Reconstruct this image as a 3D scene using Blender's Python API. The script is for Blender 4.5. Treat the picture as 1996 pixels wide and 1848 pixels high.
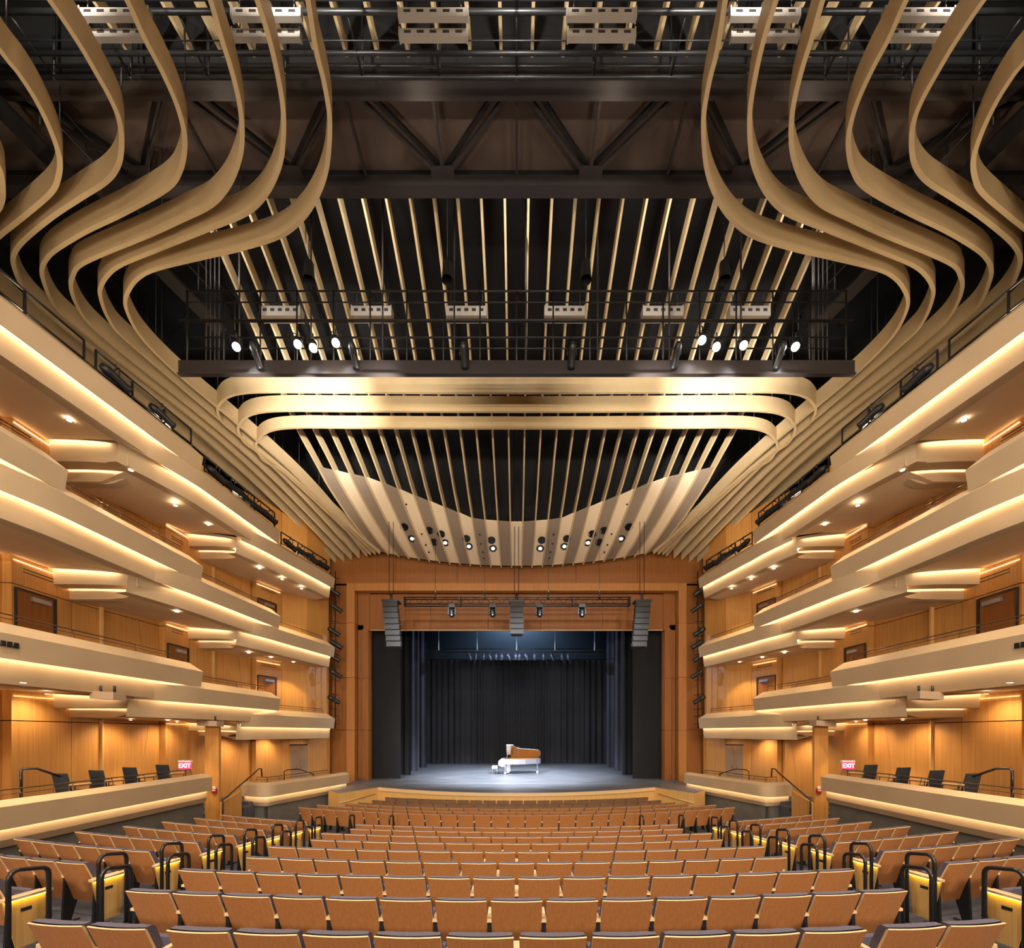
import bpy, math, random
from mathutils import Vector, Matrix
random.seed(7)
for o in list(bpy.data.objects):
    bpy.data.objects.remove(o)
S = bpy.context.scene
COL = S.collection

# ------------------------------------------------------------------ camera, world, exposure
EYE = 3.72                      # camera height above the lowest seating floor
FPX, CX, CY = 850.0, 1007.0, 1430.0
cam = bpy.data.cameras.new('camera')
cam.sensor_fit = 'HORIZONTAL'
cam.sensor_width = 36.0
cam.lens = 36.0 * FPX / 1996.0
cam.shift_x = (998.0 - CX) / 1996.0
cam.shift_y = (CY - 924.0) / 1996.0
cam.clip_start = 0.05
cam.clip_end = 200
camo = bpy.data.objects.new('camera', cam)
camo.location = (0, 0, EYE)
camo.rotation_euler = (math.pi / 2, 0, 0)
COL.objects.link(camo)
S.camera = camo
S.view_settings.view_transform = 'Standard'
S.view_settings.look = 'None'
S.view_settings.exposure = 0.70
S.view_settings.gamma = 1.0
S.view_settings.use_curve_mapping = False
S.cycles.max_bounces = 5
S.cycles.diffuse_bounces = 4
S.cycles.adaptive_threshold = 0.06
S.cycles.adaptive_min_samples = 16
S.cycles.glossy_bounces = 3
S.cycles.sample_clamp_indirect = 6.0
S.cycles.caustics_reflective = False
S.cycles.caustics_refractive = False
w = bpy.data.worlds.new('world')
S.world = w
w.use_nodes = True
w.node_tree.nodes['Background'].inputs[0].default_value = (0.9, 0.8, 0.7, 1)
w.node_tree.nodes['Background'].inputs[1].default_value = 0.02

# light levels, tuned here
LED_S = 17.0          # balcony cove strips
STEP_S = 15.0         # strips above the soffit steps
WALLTOP_S = 5.0       # strips on top of the wall panels
DOWN_W = 150.0         # recessed balcony downlights
HOUSE_W = 2300.0       # added house lights
STAGE_W = 10500.0       # lighting-bridge spots on the stage
LOW_W = 1900.0
UP_W = 110.0
RIB_W = 150.0
FIN_W = 110.0
RING_W = 3000.0        # lighting-bridge spots on the ceiling rings

def lamp(name, kind, loc, target, power, color, size=0.1, angle=60, blend=0.5, parent=None):
    d = bpy.data.lights.new(name, kind)
    d.energy = power
    d.color = color
    if kind == 'SPOT':
        d.spot_size = math.radians(angle)
        d.spot_blend = blend
        d.shadow_soft_size = size
    elif kind == 'AREA':
        d.shape = 'DISK'
        d.size = size
    else:
        d.shadow_soft_size = size
    o = bpy.data.objects.new(name, d)
    COL.objects.link(o)
    o.location = loc
    if target is not None:
        v = Vector(target) - Vector(loc)
        o.rotation_euler = v.to_track_quat('-Z', 'Y').to_euler()
    if parent is not None:
        o.parent = parent
        o.matrix_parent_inverse = Matrix.Translation(-parent.location)
    return o

def W(x, d, z):
    """eye-relative height to world"""
    return Vector((x, d, z + EYE))

def ray(px, py, d):
    return W((px - CX) / FPX * d, d, (CY - py) / FPX * d)

# ------------------------------------------------------------------ materials
MATS = {}
def mat(name, color, rough=0.5, metal=0.0, spec=0.5, emit=None, es=1.0, noise=None, bump=0.0, trans=0.0, coat=0.0):
    """noise = (scale_xyz, dark_color, detail)"""
    if name in MATS:
        return MATS[name]
    m = bpy.data.materials.new(name)
    m.use_nodes = True
    nt = m.node_tree
    b = nt.nodes['Principled BSDF']
    b.inputs['Base Color'].default_value = (*color, 1)
    b.inputs['Roughness'].default_value = rough
    b.inputs['Metallic'].default_value = metal
    b.inputs['Specular IOR Level'].default_value = spec
    if trans:
        b.inputs['Transmission Weight'].default_value = trans
    if coat:
        b.inputs['Coat Weight'].default_value = coat
        b.inputs['Coat Roughness'].default_value = 0.2
    if emit is not None:
        b.inputs['Emission Color'].default_value = (*emit, 1)
        b.inputs['Emission Strength'].default_value = es
    if noise:
        sc, dark, det = noise
        tc = nt.nodes.new('ShaderNodeTexCoord')
        mp = nt.nodes.new('ShaderNodeMapping')
        mp.inputs['Scale'].default_value = sc
        nz = nt.nodes.new('ShaderNodeTexNoise')
        nz.inputs['Scale'].default_value = 1.0
        nz.inputs['Detail'].default_value = det
        mx = nt.nodes.new('ShaderNodeMix')
        mx.data_type = 'RGBA'
        mx.inputs[6].default_value = (*dark, 1)
        mx.inputs[7].default_value = (*color, 1)
        cr = nt.nodes.new('ShaderNodeMapRange')
        cr.inputs[1].default_value = 0.3
        cr.inputs[2].default_value = 0.7
        nt.links.new(tc.outputs['Object'], mp.inputs['Vector'])
        nt.links.new(mp.outputs['Vector'], nz.inputs['Vector'])
        nt.links.new(nz.outputs['Fac'], cr.inputs[0])
        nt.links.new(cr.outputs[0], mx.inputs[0])
        out = mx.outputs[2]
        nt.links.new(out, b.inputs['Base Color'])
        if bump:
            bp = nt.nodes.new('ShaderNodeBump')
            bp.inputs['Strength'].default_value = bump
            bp.inputs['Distance'].default_value = 0.02
            nt.links.new(nz.outputs['Fac'], bp.inputs['Height'])
            nt.links.new(bp.outputs[0], b.inputs['Normal'])
    MATS[name] = m
    return m

CREAM = mat('cream_plaster', (0.57, 0.41, 0.245), 0.6, noise=((1.5, 1.5, 1.5), (0.53, 0.38, 0.225), 2), spec=0.3)
SOFFIT = mat('soffit_plaster', (0.78, 0.58, 0.36), 0.6, noise=((1.2, 1.2, 1.2), (0.74, 0.545, 0.33), 2))
RIBBON = mat('ribbon_paint', (0.55, 0.40, 0.22), 0.5, noise=((2, 2, 2), (0.51, 0.37, 0.20), 2), spec=0.3)
STRIP_DARK = mat('reflector_darker', (0.27, 0.20, 0.14), 0.6)
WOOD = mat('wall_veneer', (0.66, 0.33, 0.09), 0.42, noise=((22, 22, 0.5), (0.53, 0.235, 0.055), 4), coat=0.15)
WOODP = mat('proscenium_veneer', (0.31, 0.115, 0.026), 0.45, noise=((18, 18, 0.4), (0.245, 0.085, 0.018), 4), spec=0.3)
PTRIM = mat('lit_portal_trim_veneer', (0.47, 0.20, 0.055), 0.45, noise=((18, 18, 0.4), (0.40, 0.16, 0.04), 4), spec=0.3)  # brighter lighting of the trim face put into a paler veneer
WOODL = mat('light_maple', (0.74, 0.44, 0.15), 0.4, noise=((25, 25, 0.8), (0.60, 0.36, 0.13), 4))
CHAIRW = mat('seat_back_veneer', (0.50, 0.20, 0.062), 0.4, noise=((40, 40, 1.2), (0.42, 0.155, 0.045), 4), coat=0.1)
CHAIRE = mat('pale_wood_lit_edge', (0.74, 0.50, 0.27), 0.4)
UPH = mat('purple_grey_upholstery', (0.115, 0.095, 0.125), 0.85, noise=((90, 90, 90), (0.085, 0.07, 0.095), 2))
BLACK = mat('black_metal', (0.012, 0.012, 0.013), 0.4)
BLACKG = mat('satin_black_tube', (0.016, 0.014, 0.014), 0.28)
DARK = mat('dark_ceiling', (0.008, 0.007, 0.007), 0.85)
BROWNC = mat('dark_brown_ceiling_panel', (0.13, 0.088, 0.07), 0.7, noise=((0.4, 0.8, 1), (0.08, 0.055, 0.045), 3))
STEEL = mat('dark_steel', (0.035, 0.028, 0.027), 0.45, metal=0.2)
GREYW = mat('grey_fixture_white', (0.34, 0.30, 0.26), 0.5)
CARPET = mat('grey_carpet', (0.085, 0.082, 0.095), 0.95, noise=((3, 3, 3), (0.06, 0.058, 0.07), 4))
STAGEM = mat('stage_floor_paint', (0.17, 0.175, 0.19), 0.38, noise=((0.6, 3.5, 1), (0.075, 0.08, 0.095), 6))
CURT = mat('black_velour', (0.0075, 0.008, 0.010), 0.9)
CURTB = mat('blue_lit_velour', (0.05, 0.054, 0.075), 0.9)  # black velour with the blue stage light put into its colour
BACKW = mat('blue_black_wall', (0.03, 0.045, 0.065), 0.8)
GREYB = mat('grey_base_cladding', (0.14, 0.125, 0.105), 0.7, noise=((2, 2, 2), (0.11, 0.10, 0.085), 3))
CHROME = mat('chrome', (0.75, 0.75, 0.78), 0.18, metal=1.0)
SILVER = mat('brushed_silver', (0.55, 0.55, 0.62), 0.3, metal=0.85)
AMBER = mat('amber_lid', (0.30, 0.135, 0.032), 0.3)
WHITE = mat('white_paint', (0.8, 0.8, 0.8), 0.4)
REDP = mat('red_plastic', (0.5, 0.02, 0.03), 0.4)
BLUEGREY = mat('charcoal_fabric', (0.022, 0.026, 0.03), 0.8)
LENS_DARK = mat('dark_lens', (0.01, 0.01, 0.01), 0.15)
RAILM = mat('bronze_rail', (0.16, 0.105, 0.075), 0.3, metal=0.7)
LED = mat('warm_led', (1, 0.85, 0.6), 0.5, emit=(1.0, 0.88, 0.63), es=LED_S)
LEDS = mat('warm_step_led', (1, 0.85, 0.6), 0.5, emit=(1.0, 0.88, 0.63), es=STEP_S)
LEDW = mat('warm_wall_led', (1, 0.85, 0.6), 0.5, emit=(1.0, 0.74, 0.40), es=WALLTOP_S)
LAMPW = mat('lamp_white', (1, 1, 1), 0.5, emit=(1.0, 0.86, 0.62), es=28)
LAMPC = mat('lamp_cool', (1, 1, 1), 0.5, emit=(0.95, 0.95, 1.0), es=90)
YLED = mat('yellow_aisle_led', (1, 0.8, 0.1), 0.5, emit=(1.0, 0.80, 0.06), es=10)
EXITM = mat('exit_red', (0.7, 0.02, 0.05), 0.5, emit=(1.0, 0.04, 0.10), es=1.3)
EXITW = mat('exit_white', (1, 1, 1), 0.5, emit=(1.0, 0.9, 0.9), es=2.0)

# ------------------------------------------------------------------ object helpers
def tag(o, label=None, cat=None, group=None, kind=None):
    if label: o['label'] = label
    if cat: o['category'] = cat
    if group: o['group'] = group
    if kind: o['kind'] = kind
    return o

def empty(name, loc=(0, 0, 0), label=None, cat=None, group=None, kind=None, rz=0.0):
    o = bpy.data.objects.new(name, None)
    o.location = loc
    o.rotation_euler = (0, 0, rz)
    o.empty_display_size = 0.1
    COL.objects.link(o)
    return tag(o, label, cat, group, kind)

def link(name, me, parent=None, world=True):
    o = bpy.data.objects.new(name, me)
    COL.objects.link(o)
    if parent is not None:
        o.parent = parent
        if world:
            m = Matrix.Translation(-parent.location) if parent.type == 'EMPTY' else Matrix.Identity(4)
            o.matrix_parent_inverse = m
    return o

class MB:
    def __init__(s):
        s.v = []; s.f = []; s.sm = []
    def face(s, pts, smooth=False):
        i = len(s.v)
        s.v += [tuple(p) for p in pts]
        s.f.append(tuple(range(i, i + len(pts))))
        s.sm.append(smooth)
    def box(s, x0, x1, y0, y1, z0, z1):
        i = len(s.v)
        s.v += [(x0, y0, z0), (x1, y0, z0), (x1, y1, z0), (x0, y1, z0), (x0, y0, z1), (x1, y0, z1), (x1, y1, z1), (x0, y1, z1)]
        for f in ((0, 3, 2, 1), (4, 5, 6, 7), (0, 1, 5, 4), (1, 2, 6, 5), (2, 3, 7, 6), (3, 0, 4, 7)):
            s.f.append(tuple(i + k for k in f)); s.sm.append(False)
        return s
    def hexa(s, p):
        """8 points: bottom loop then top loop"""
        i = len(s.v)
        s.v += [tuple(q) for q in p]
        for f in ((0, 3, 2, 1), (4, 5, 6, 7), (0, 1, 5, 4), (1, 2, 6, 5), (2, 3, 7, 6), (3, 0, 4, 7)):
            s.f.append(tuple(i + k for k in f)); s.sm.append(False)
        return s
    def beam(s, a, b, w, h=None, up=(0, 0, 1)):
        a = Vector(a); b = Vector(b); h = h or w
        d = (b - a).normalized()
        u = Vector(up)
        if abs(d.dot(u)) > 0.98: u = Vector((1, 0, 0))
        r = d.cross(u).normalized(); t = r.cross(d).normalized()
        r *= w / 2; t *= h / 2
        s.hexa([a - r - t, a + r - t, b + r - t, b - r - t, a - r + t, a + r + t, b + r + t, b - r + t])
        return s
    def tube(s, pts, r, n=8, cap=True):
        pts = [Vector(p) for p in pts]
        rings = []
        for k, p in enumerate(pts):
            if k == 0: d = pts[1] - p
            elif k == len(pts) - 1: d = p - pts[k - 1]
            else: d = (pts[k + 1] - p).normalized() + (p - pts[k - 1]).normalized()
            d.normalize()
            u = Vector((0, 0, 1)) if abs(d.z) < 0.9 else Vector((0.3, 1, 0)).normalized()
            a = d.cross(u).normalized(); b = d.cross(a).normalized()
            if rings:
                # keep orientation continuous
                pa = rings[-1][1]
                a = (pa - d * pa.dot(d))
                if a.length < 1e-5: a = d.cross(u)
                a.normalize(); b = d.cross(a).normalized()
            rr = r[k] if isinstance(r, (list, tuple)) else r
            i = len(s.v)
            for j in range(n):
                an = 2 * math.pi * j / n
                s.v.append(tuple(p + a * (math.cos(an) * rr) + b * (math.sin(an) * rr)))
            rings.append((i, a))
        for k in range(len(rings) - 1):
            i0, i1 = rings[k][0], rings[k + 1][0]
            for j in range(n):
                j2 = (j + 1) % n
                s.f.append((i0 + j, i0 + j2, i1 + j2, i1 + j)); s.sm.append(True)
        if cap:
            i0, i1 = rings[0][0], rings[-1][0]
            s.f.append(tuple(i0 + j for j in range(n))[::-1]); s.sm.append(False)
            s.f.append(tuple(i1 + j for j in range(n))); s.sm.append(False)
        return s
    def disc(s, c, nrm, r, n=16, r2=None):
        c = Vector(c); nv = Vector(nrm).normalized()
        u = Vector((0, 0, 1)) if abs(nv.z) < 0.9 else Vector((0, 1, 0))
        a = nv.cross(u).normalized(); b = nv.cross(a)
        if r2 is None:
            s.face([c + a * math.cos(2 * math.pi * k / n) * r + b * math.sin(2 * math.pi * k / n) * r for k in range(n)])
        else:
            for k in range(n):
                t0, t1 = 2 * math.pi * k / n, 2 * math.pi * (k + 1) / n
                e = lambda t, q: c + a * math.cos(t) * q + b * math.sin(t) * q
                s.face([e(t0, r), e(t1, r), e(t1, r2), e(t0, r2)])
        return s
    def strips(s, rings, closed=True, cap=True, smooth=True):
        """rings: list of equal-length point lists (cross-sections); each profile edge gets its own verts"""
        n = len(rings[0])
        for j in range(n if closed else n - 1):
            j2 = (j + 1) % n
            i = len(s.v)
            for r in rings:
                s.v.append(tuple(r[j])); s.v.append(tuple(r[j2]))
            for k in range(len(rings) - 1):
                a = i + 2 * k
                s.f.append((a, a + 1, a + 3, a + 2)); s.sm.append(smooth)
        if cap and closed:
            s.face(rings[0][::-1]); s.face(rings[-1])
        return s
    def surf(s, rings, smooth=True):
        """shared-vertex grid surface"""
        n = len(rings[0]); i = len(s.v)
        for r in rings:
            s.v += [tuple(p) for p in r]
        for k in range(len(rings) - 1):
            for j in range(n - 1):
                a = i + k * n + j
                s.f.append((a, a + 1, a + n + 1, a + n)); s.sm.append(smooth)
        return s
    def mesh(s, name, m):
        me = bpy.data.meshes.new(name)
        me.from_pydata(s.v, [], s.f)
        me.polygons.foreach_set('use_smooth', s.sm)
        if m is not None: me.materials.append(m)
        me.update()
        return me
    def build(s, name, m, parent=None, **kw):
        o = link(name, s.mesh(name, m), parent)
        return tag(o, **kw)

def catmull(pts, n=6):
    out = []
    P = [Vector(p) for p in pts]
    for i in range(len(P) - 1):
        p0 = P[i - 1] if i > 0 else 2 * P[0] - P[1]
        p1, p2 = P[i], P[i + 1]
        p3 = P[i + 2] if i + 2 < len(P) else 2 * P[-1] - P[-2]
        for k in range(n):
            t = k / n
            out.append(0.5 * ((2 * p1) + (p2 - p0) * t + (2 * p0 - 5 * p1 + 4 * p2 - p3) * t * t + (3 * p1 - p0 - 3 * p2 + p3) * t ** 3))
    out.append(P[-1])
    return out

def interp(x, tab):
    if x <= tab[0][0]: return tab[0][1]
    for (a, b), (c, d) in zip(tab, tab[1:]):
        if x <= c: return b + (d - b) * (x - a) / (c - a)
    return tab[-1][1]

def frange(a, b, step):
    n = max(1, int(math.ceil((b - a) / step)))
    return [a + (b - a) * k / n for k in range(n + 1)]

SIDES = ((-1, 'left'), (1, 'right'))
ORD = ['', 'first', 'second', 'third', 'fourth', 'fifth', 'sixth', 'seventh', 'eighth', 'ninth', 'tenth', 'eleventh', 'twelfth',
       'thirteenth', 'fourteenth', 'fifteenth', 'sixteenth', 'seventeenth', 'eighteenth', 'nineteenth', 'twentieth', 'twenty-first',
       'twenty-second', 'twenty-third', 'twenty-fourth', 'twenty-fifth', 'twenty-sixth', 'twenty-seventh', 'twenty-eighth', 'twenty-ninth', 'thirtieth']

# ------------------------------------------------------------------ floor
RC = 35.0                                   # rows are arcs about (0, RC)
HTAB = [(-6, 0.6), (0, 1.17), (3.4, 1.56), (11.64, 2.505), (14.3, 2.675), (15.2, 2.727), (16.1, 2.775), (17.3, 2.79), (30, 2.79)]
CH = 0.92                                   # seat-back height
def floor_rel(x, y):
    return -interp(RC - math.hypot(x, RC - y), HTAB) - CH
fl = MB()
xs = frange(-14.2, 14.2, 0.8); ys = frange(-5.0, 23.6, 0.6)
fl.surf([[W(x, y, floor_rel(x, y)) for x in xs] for y in ys])
fl.build('floor', CARPET, label='grey carpeted raked auditorium floor', kind='structure')

# ------------------------------------------------------------------ stage
SZ = -2.68
st = empty('stage', W(0, 24, SZ - 0.9), 'dark painted stage with curved maple front edge and apron', 'stage')
front = [(-6.87 + 13.74 * k / 24, 0) for k in range(25)]
front = [(x, 19.55 + 2.1 * (x / 6.87) ** 2) for x, _ in front]
outl = [(-14, 42), (-14, 25.2), (-9.2, 25.0), (-8.9, 20.6), (-7.96, 19.5)] + front + [(7.96, 19.5), (8.9, 20.6), (9.2, 25.0), (14, 25.2), (14, 42)]
m_ = MB(); m_.face([W(x, y, SZ) for x, y in outl][::-1]); m_.build('stage_floor', STAGEM, st)
def wall_strip(pl, z0, z1, off=0.0):
    m = MB()
    m.strips([[W(x, y, z0), W(x, y, z1)] for x, y in pl], closed=False, cap=False, smooth=False)
    return m
wall_strip(front, SZ - 1.1, SZ - 0.13).build('front_face', WOODL, st)
m_ = MB()
m_.strips([[W(x, y - 0.05, SZ - 0.14), W(x, y - 0.05, SZ + 0.006), W(x, y + 0.12, SZ + 0.006), W(x, y + 0.12, SZ - 0.14)] for x, y in front])
m_.build('front_nosing', CHAIRE, st)
for k in range(0, 24, 1):
    x, y = front[k]
    MB().box(x - 0.012, x + 0.012, y - 0.012, y + 0.03, EYE + SZ - 1.0, EYE + SZ - 0.14).build('front_batten', WOODL, st)
for s in (-1, 1):
    pl = [(s * 6.87, 21.65), (s * 7.96, 19.5), (s * 8.9, 20.6)]
    wall_strip(pl, SZ - 1.1, SZ + 0.004).build('apron_side_wall', WOODL, st)
    mm = MB(); mm.tube([W(s * 6.95, 21.4, SZ - 0.28), W(s * 7.9, 19.5, SZ - 0.42)], 0.025); mm.build('apron_handrail', WOODL, st)
m_ = MB()   # light line across the apron
m_.strips([[W(x, 23.4 - 0.0 * x, SZ + 0.004), W(x, 23.46, SZ + 0.004)] for x in frange(-6.4, 6.4, 1.0)], closed=False, cap=False)
m_.build('apron_line', mat('pale_line', (0.5, 0.5, 0.48), 0.5), st)

# ------------------------------------------------------------------ side walls (folded wood panels)
WTAB = [(-5, 13.9), (11.7, 13.8), (16.4, 13.45), (17.6, 13.2), (18.7, 13.0), (20.5, 12.5), (22, 11.85), (23, 11.05), (24.3, 10.55), (26, 10.4)]
def wallx(y): return interp(y, WTAB)
SEGS = [(-5.0, -1.0, 0), (-1.0, 3.4, 0), (3.4, 8.0, 0), (8.0, 11.7, 2), (11.7, 13.4, 1), (13.4, 14.25, 0), (14.25, 16.4, 2), (16.4, 17.6, 1), (17.6, 18.65, 0),
        (18.65, 20.5, 2), (20.5, 22.0, 1), (22.0, 23.0, 0), (23.0, 24.6, 0)]
TZ = [(-3.75, 0.35), (0.35, 4.05), (4.05, 7.75), (7.75, 11.2)]
door_n = 0
for s, side in SIDES:
    wl = empty('wall_' + side, W(s * 13, 10, -3.7), 'folded wall of vertical-grain honey wood panels', kind='structure')
    for (y0, y1, typ) in SEGS:
        inset = 0.24 if typ == 1 else 0.0
        p0 = Vector((s * (wallx(y0) - inset), y0)); p1 = Vector((s * wallx(y1), y1))
        d = (p1 - p0); Lseg = d.length; d.normalize()
        nrm = Vector((-s, 0)); nrm = (nrm - d * nrm.dot(d)).normalized()
        th = 0.34 if typ == 1 else 0.10
        def pt(t, z, o=0.0):
            q = p0 + d * (t * Lseg) + nrm * o
            return W(q.x, q.y, z)
        g = 0.006 / max(Lseg, 0.1)
        for ti, (z0, z1) in enumerate(TZ):
            def panel(poly):
                m = MB()
                f = [pt(t, z, 0) for t, z in poly]; b = [pt(t, z, -th) for t, z in poly]
                m.face(f); m.face(b[::-1])
                for k in range(len(poly)):
                    k2 = (k + 1) % len(poly)
                    m.face([f[k], b[k], b[k2], f[k2]])
                return m.build('wall_panel', WOOD, wl)
            e = 0.012
            if typ == 2:
                a0, a1 = (0.62, 0.88) if ti % 2 else (0.80, 0.50)
                panel([(g, z0 + e), (a1 - g, z0 + e), (a0 - g, z1 - e), (g, z1 - e)])
                panel([(a1 + g, z0 + e), (1 - g, z0 + e), (1 - g, z1 - e), (a0 + g, z1 - e)])
            else:
                panel([(g, z0 + e), (1 - g, z0 + e), (1 - g, z1 - e), (g, z1 - e)])
        if typ == 2:   # projecting vertical fin at the near edge
            q = p0
            MB().box(min(s * (abs(q.x) - 0.10), q.x), max(s * (abs(q.x) - 0.10), q.x), q.y - 0.03, q.y + 0.03, EYE - 3.7, EYE + 11.1).build('wall_fin', WOODL, wl)
    # backing behind the panel joints
    m = MB()
    yy = [-5] + [a for a, b, t in SEGS] + [24.6]
    m.strips([[W(s * (wallx(y) + 0.4), y, -3.75), W(s * (wallx(y) + 0.4), y, 11.3)] for y in yy], closed=False, cap=False, smooth=False)
    m.build('wall_backing', DARK, wl)
    m = MB()
    m.face([W(s * 16.5, -5, 11.1), W(s * 16.5, 26, 11.1), W(s * 16.5, 26, 19), W(s * 16.5, -5, 19)])
    m.strips([[W(s * (wallx(y) + .1), y, 11.25), W(s * 16.6, y, 11.25)] for y in yy], closed=False, cap=False, smooth=False)
    m.build('upper_wall', DARK, wl)
    # service doors on the balcony levels (in the type 1 segments)
    for (y0, y1, typ) in SEGS:
        if typ != 1: continue
        p0 = Vector((s * (wallx(y0) - 0.24), y0)); p1 = Vector((s * wallx(y1), y1))
        d = (p1 - p0); Lseg = d.length; d.normalize()
        nrm = Vector((-s, 0)); nrm = (nrm - d * nrm.dot(d)).normalized()
        tt = {11.7: (3.92, 7.4), 16.4: (3.38, 6.95), 20.5: (2.73, 6.38)}[y0]
        for lv, ztop in enumerate(tt):
            door_n += 1
            def pq(t, z, o):
                q = p0 + d * t + nrm * o
                return W(q.x, q.y, z)
            def bx(t0, t1, z0, z1, o0, o1):
                return MB().hexa([pq(t0, z0, o0), pq(t1, z0, o0), pq(t1, z0, o1), pq(t0, z0, o1), pq(t0, z1, o0), pq(t1, z1, o0), pq(t1, z1, o1), pq(t0, z1, o1)])
            a, b = 0.12, min(1.12, Lseg - 0.15)
            dr = empty('door_%d' % door_n, pq(0.6, ztop - 2.2, 0), 'wooden service door with a metal closer, %s side, %s balcony level' % (side, ['lower', 'middle'][lv]), kind='structure')
            bx(a, b, ztop - 2.2, ztop, 0.0, 0.02).build('leaf', WOODP, dr)
            fr = bx(a - 0.05, a, ztop - 2.2, ztop + 0.05, 0, 0.035)
            fr.build('frame', STEEL, dr)
            bx(b, b + 0.09, ztop - 2.2, ztop + 0.05, 0, 0.035).build('frame', STEEL, dr)
            bx(a, b, ztop, ztop + 0.06, 0, 0.035).build('frame', STEEL, dr)
            bx(a + 0.35, b - 0.12, ztop - 0.22, ztop - 0.10, 0.02, 0.09).build('door_closer', SILVER, dr)
            for q in (0, 1):
                bx(0.30, Lseg - 0.35, ztop + 0.52 + 0.09 * q, ztop + 0.545 + 0.09 * q, 0, 0.008).build('vent_slot', BLACK, wl)
        # orchestra-level double doors next to the stage on the last bay are below

# rear wall and ceiling shell
m = MB(); m.face([W(-16.5, -5, -4), W(16.5, -5, -4), W(16.5, -5, 19), W(-16.5, -5, 19)])
m.build('wall_back', WOOD, label='rear auditorium wall behind the camera', kind='structure')
m = MB(); m.face([W(-16.6, -5, 18.6), W(16.6, -5, 18.6), W(16.6, 26, 18.6), W(-16.6, 26, 18.6)])
ceil = m.build('ceiling', DARK, label='black ceiling void above the hanging ribbons', kind='structure')

# ------------------------------------------------------------------ proscenium
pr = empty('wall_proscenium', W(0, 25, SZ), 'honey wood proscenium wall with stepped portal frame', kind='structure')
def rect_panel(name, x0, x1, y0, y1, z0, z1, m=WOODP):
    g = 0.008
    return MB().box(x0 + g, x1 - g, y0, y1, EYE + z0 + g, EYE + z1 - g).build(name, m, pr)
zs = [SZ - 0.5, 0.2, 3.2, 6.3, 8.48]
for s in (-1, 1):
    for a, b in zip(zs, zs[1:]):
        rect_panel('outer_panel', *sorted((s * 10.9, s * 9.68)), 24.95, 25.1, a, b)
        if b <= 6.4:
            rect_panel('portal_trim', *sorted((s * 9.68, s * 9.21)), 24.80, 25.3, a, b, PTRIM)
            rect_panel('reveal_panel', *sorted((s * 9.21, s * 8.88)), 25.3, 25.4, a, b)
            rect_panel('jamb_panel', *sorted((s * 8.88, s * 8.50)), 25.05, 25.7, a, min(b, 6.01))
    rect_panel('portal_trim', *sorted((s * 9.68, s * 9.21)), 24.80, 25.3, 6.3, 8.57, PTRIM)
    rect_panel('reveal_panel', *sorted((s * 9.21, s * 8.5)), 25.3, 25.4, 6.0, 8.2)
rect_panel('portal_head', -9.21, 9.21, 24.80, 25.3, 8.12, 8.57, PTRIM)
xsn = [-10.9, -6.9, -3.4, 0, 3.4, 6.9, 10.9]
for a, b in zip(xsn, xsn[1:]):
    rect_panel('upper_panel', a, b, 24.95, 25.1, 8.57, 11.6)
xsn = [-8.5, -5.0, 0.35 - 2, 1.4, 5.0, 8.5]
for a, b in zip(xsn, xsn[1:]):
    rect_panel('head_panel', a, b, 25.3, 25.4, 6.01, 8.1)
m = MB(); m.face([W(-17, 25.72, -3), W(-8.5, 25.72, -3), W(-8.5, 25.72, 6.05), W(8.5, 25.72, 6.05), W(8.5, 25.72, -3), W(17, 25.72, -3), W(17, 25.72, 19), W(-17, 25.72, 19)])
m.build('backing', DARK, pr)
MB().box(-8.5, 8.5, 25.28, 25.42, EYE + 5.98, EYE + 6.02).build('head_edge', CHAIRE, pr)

# stage house shell
sh = empty('wall_stagehouse', W(0, 34, SZ), 'blue-black walls of the stage house', kind='structure')
m = MB(); m.face([W(-14, 42, -3), W(14, 42, -3), W(14, 42, 16), W(-14, 42, 16)]); m.build('rear_wall', BACKW, sh)
m = MB()
for s in (-1, 1): m.face([W(s * 14, 25.8, -3), W(s * 14, 42, -3), W(s * 14, 42, 16), W(s * 14, 25.8, 16)])
m.face([W(-14, 25.8, 16), W(14, 25.8, 16), W(14, 42, 16), W(-14, 42, 16)])
m.build('shell', DARK, sh)

def curtain(name, x0, x1, d, z0, z1, m, label, pleat=0.18, amp=0.06):
    n = max(8, int(abs(x1 - x0) / pleat * 8))
    r = []
    for k in range(n + 1):
        x = x0 + (x1 - x0) * k / n
        y = d + amp * math.sin(2 * math.pi * (x - x0) / (pleat * 2)) * (0.7 + 0.3 * math.sin(x * 3.1)) + 0.3 * amp * math.sin(x * 9.7)
        r.append([W(x, y, z0), W(x, y, z1)])
    mm = MB(); mm.surf(r)
    o = empty(name, W((x0 + x1) / 2, d, z0), label, 'curtain', 'black stage curtains')
    mm.build('cloth', m, o)
    MB().tube([W(x0, d, z1 + 0.05), W(x1, d, z1 + 0.05)], 0.03).build('batten', BLACK, o)
    return o
for s, side in SIDES:
    curtain('stage_curtain', s * 9.6, s * 6.90, 25.95, SZ, 9, CURT, 'flat black masking leg just behind the proscenium, %s side' % side, 1.6, 0.01)
    curtain('stage_curtain', s * 10, s * 6.86, 28.3, SZ, 9, CURT, 'narrow black stage leg second from the audience, %s side' % side)
    curtain('stage_curtain', s * 10, s * 6.98, 31.2, SZ, 9, CURTB, 'blue-grey lit stage leg third from the audience, %s side' % side, 0.22, 0.07)
    curtain('stage_curtain', s * 10.5, s * 7.15, 34.6, SZ, 9, CURTB, 'deepest pleated stage leg, %s side' % side, 0.22, 0.07)
curtain('backdrop_curtain', -9.5, 9.5, 39.2, SZ, 6.6, mat('backdrop_velour', (0.022, 0.022, 0.026), 0.9), 'wide pleated black backdrop curtain across the rear of the stage', 0.26, 0.10)

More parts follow.
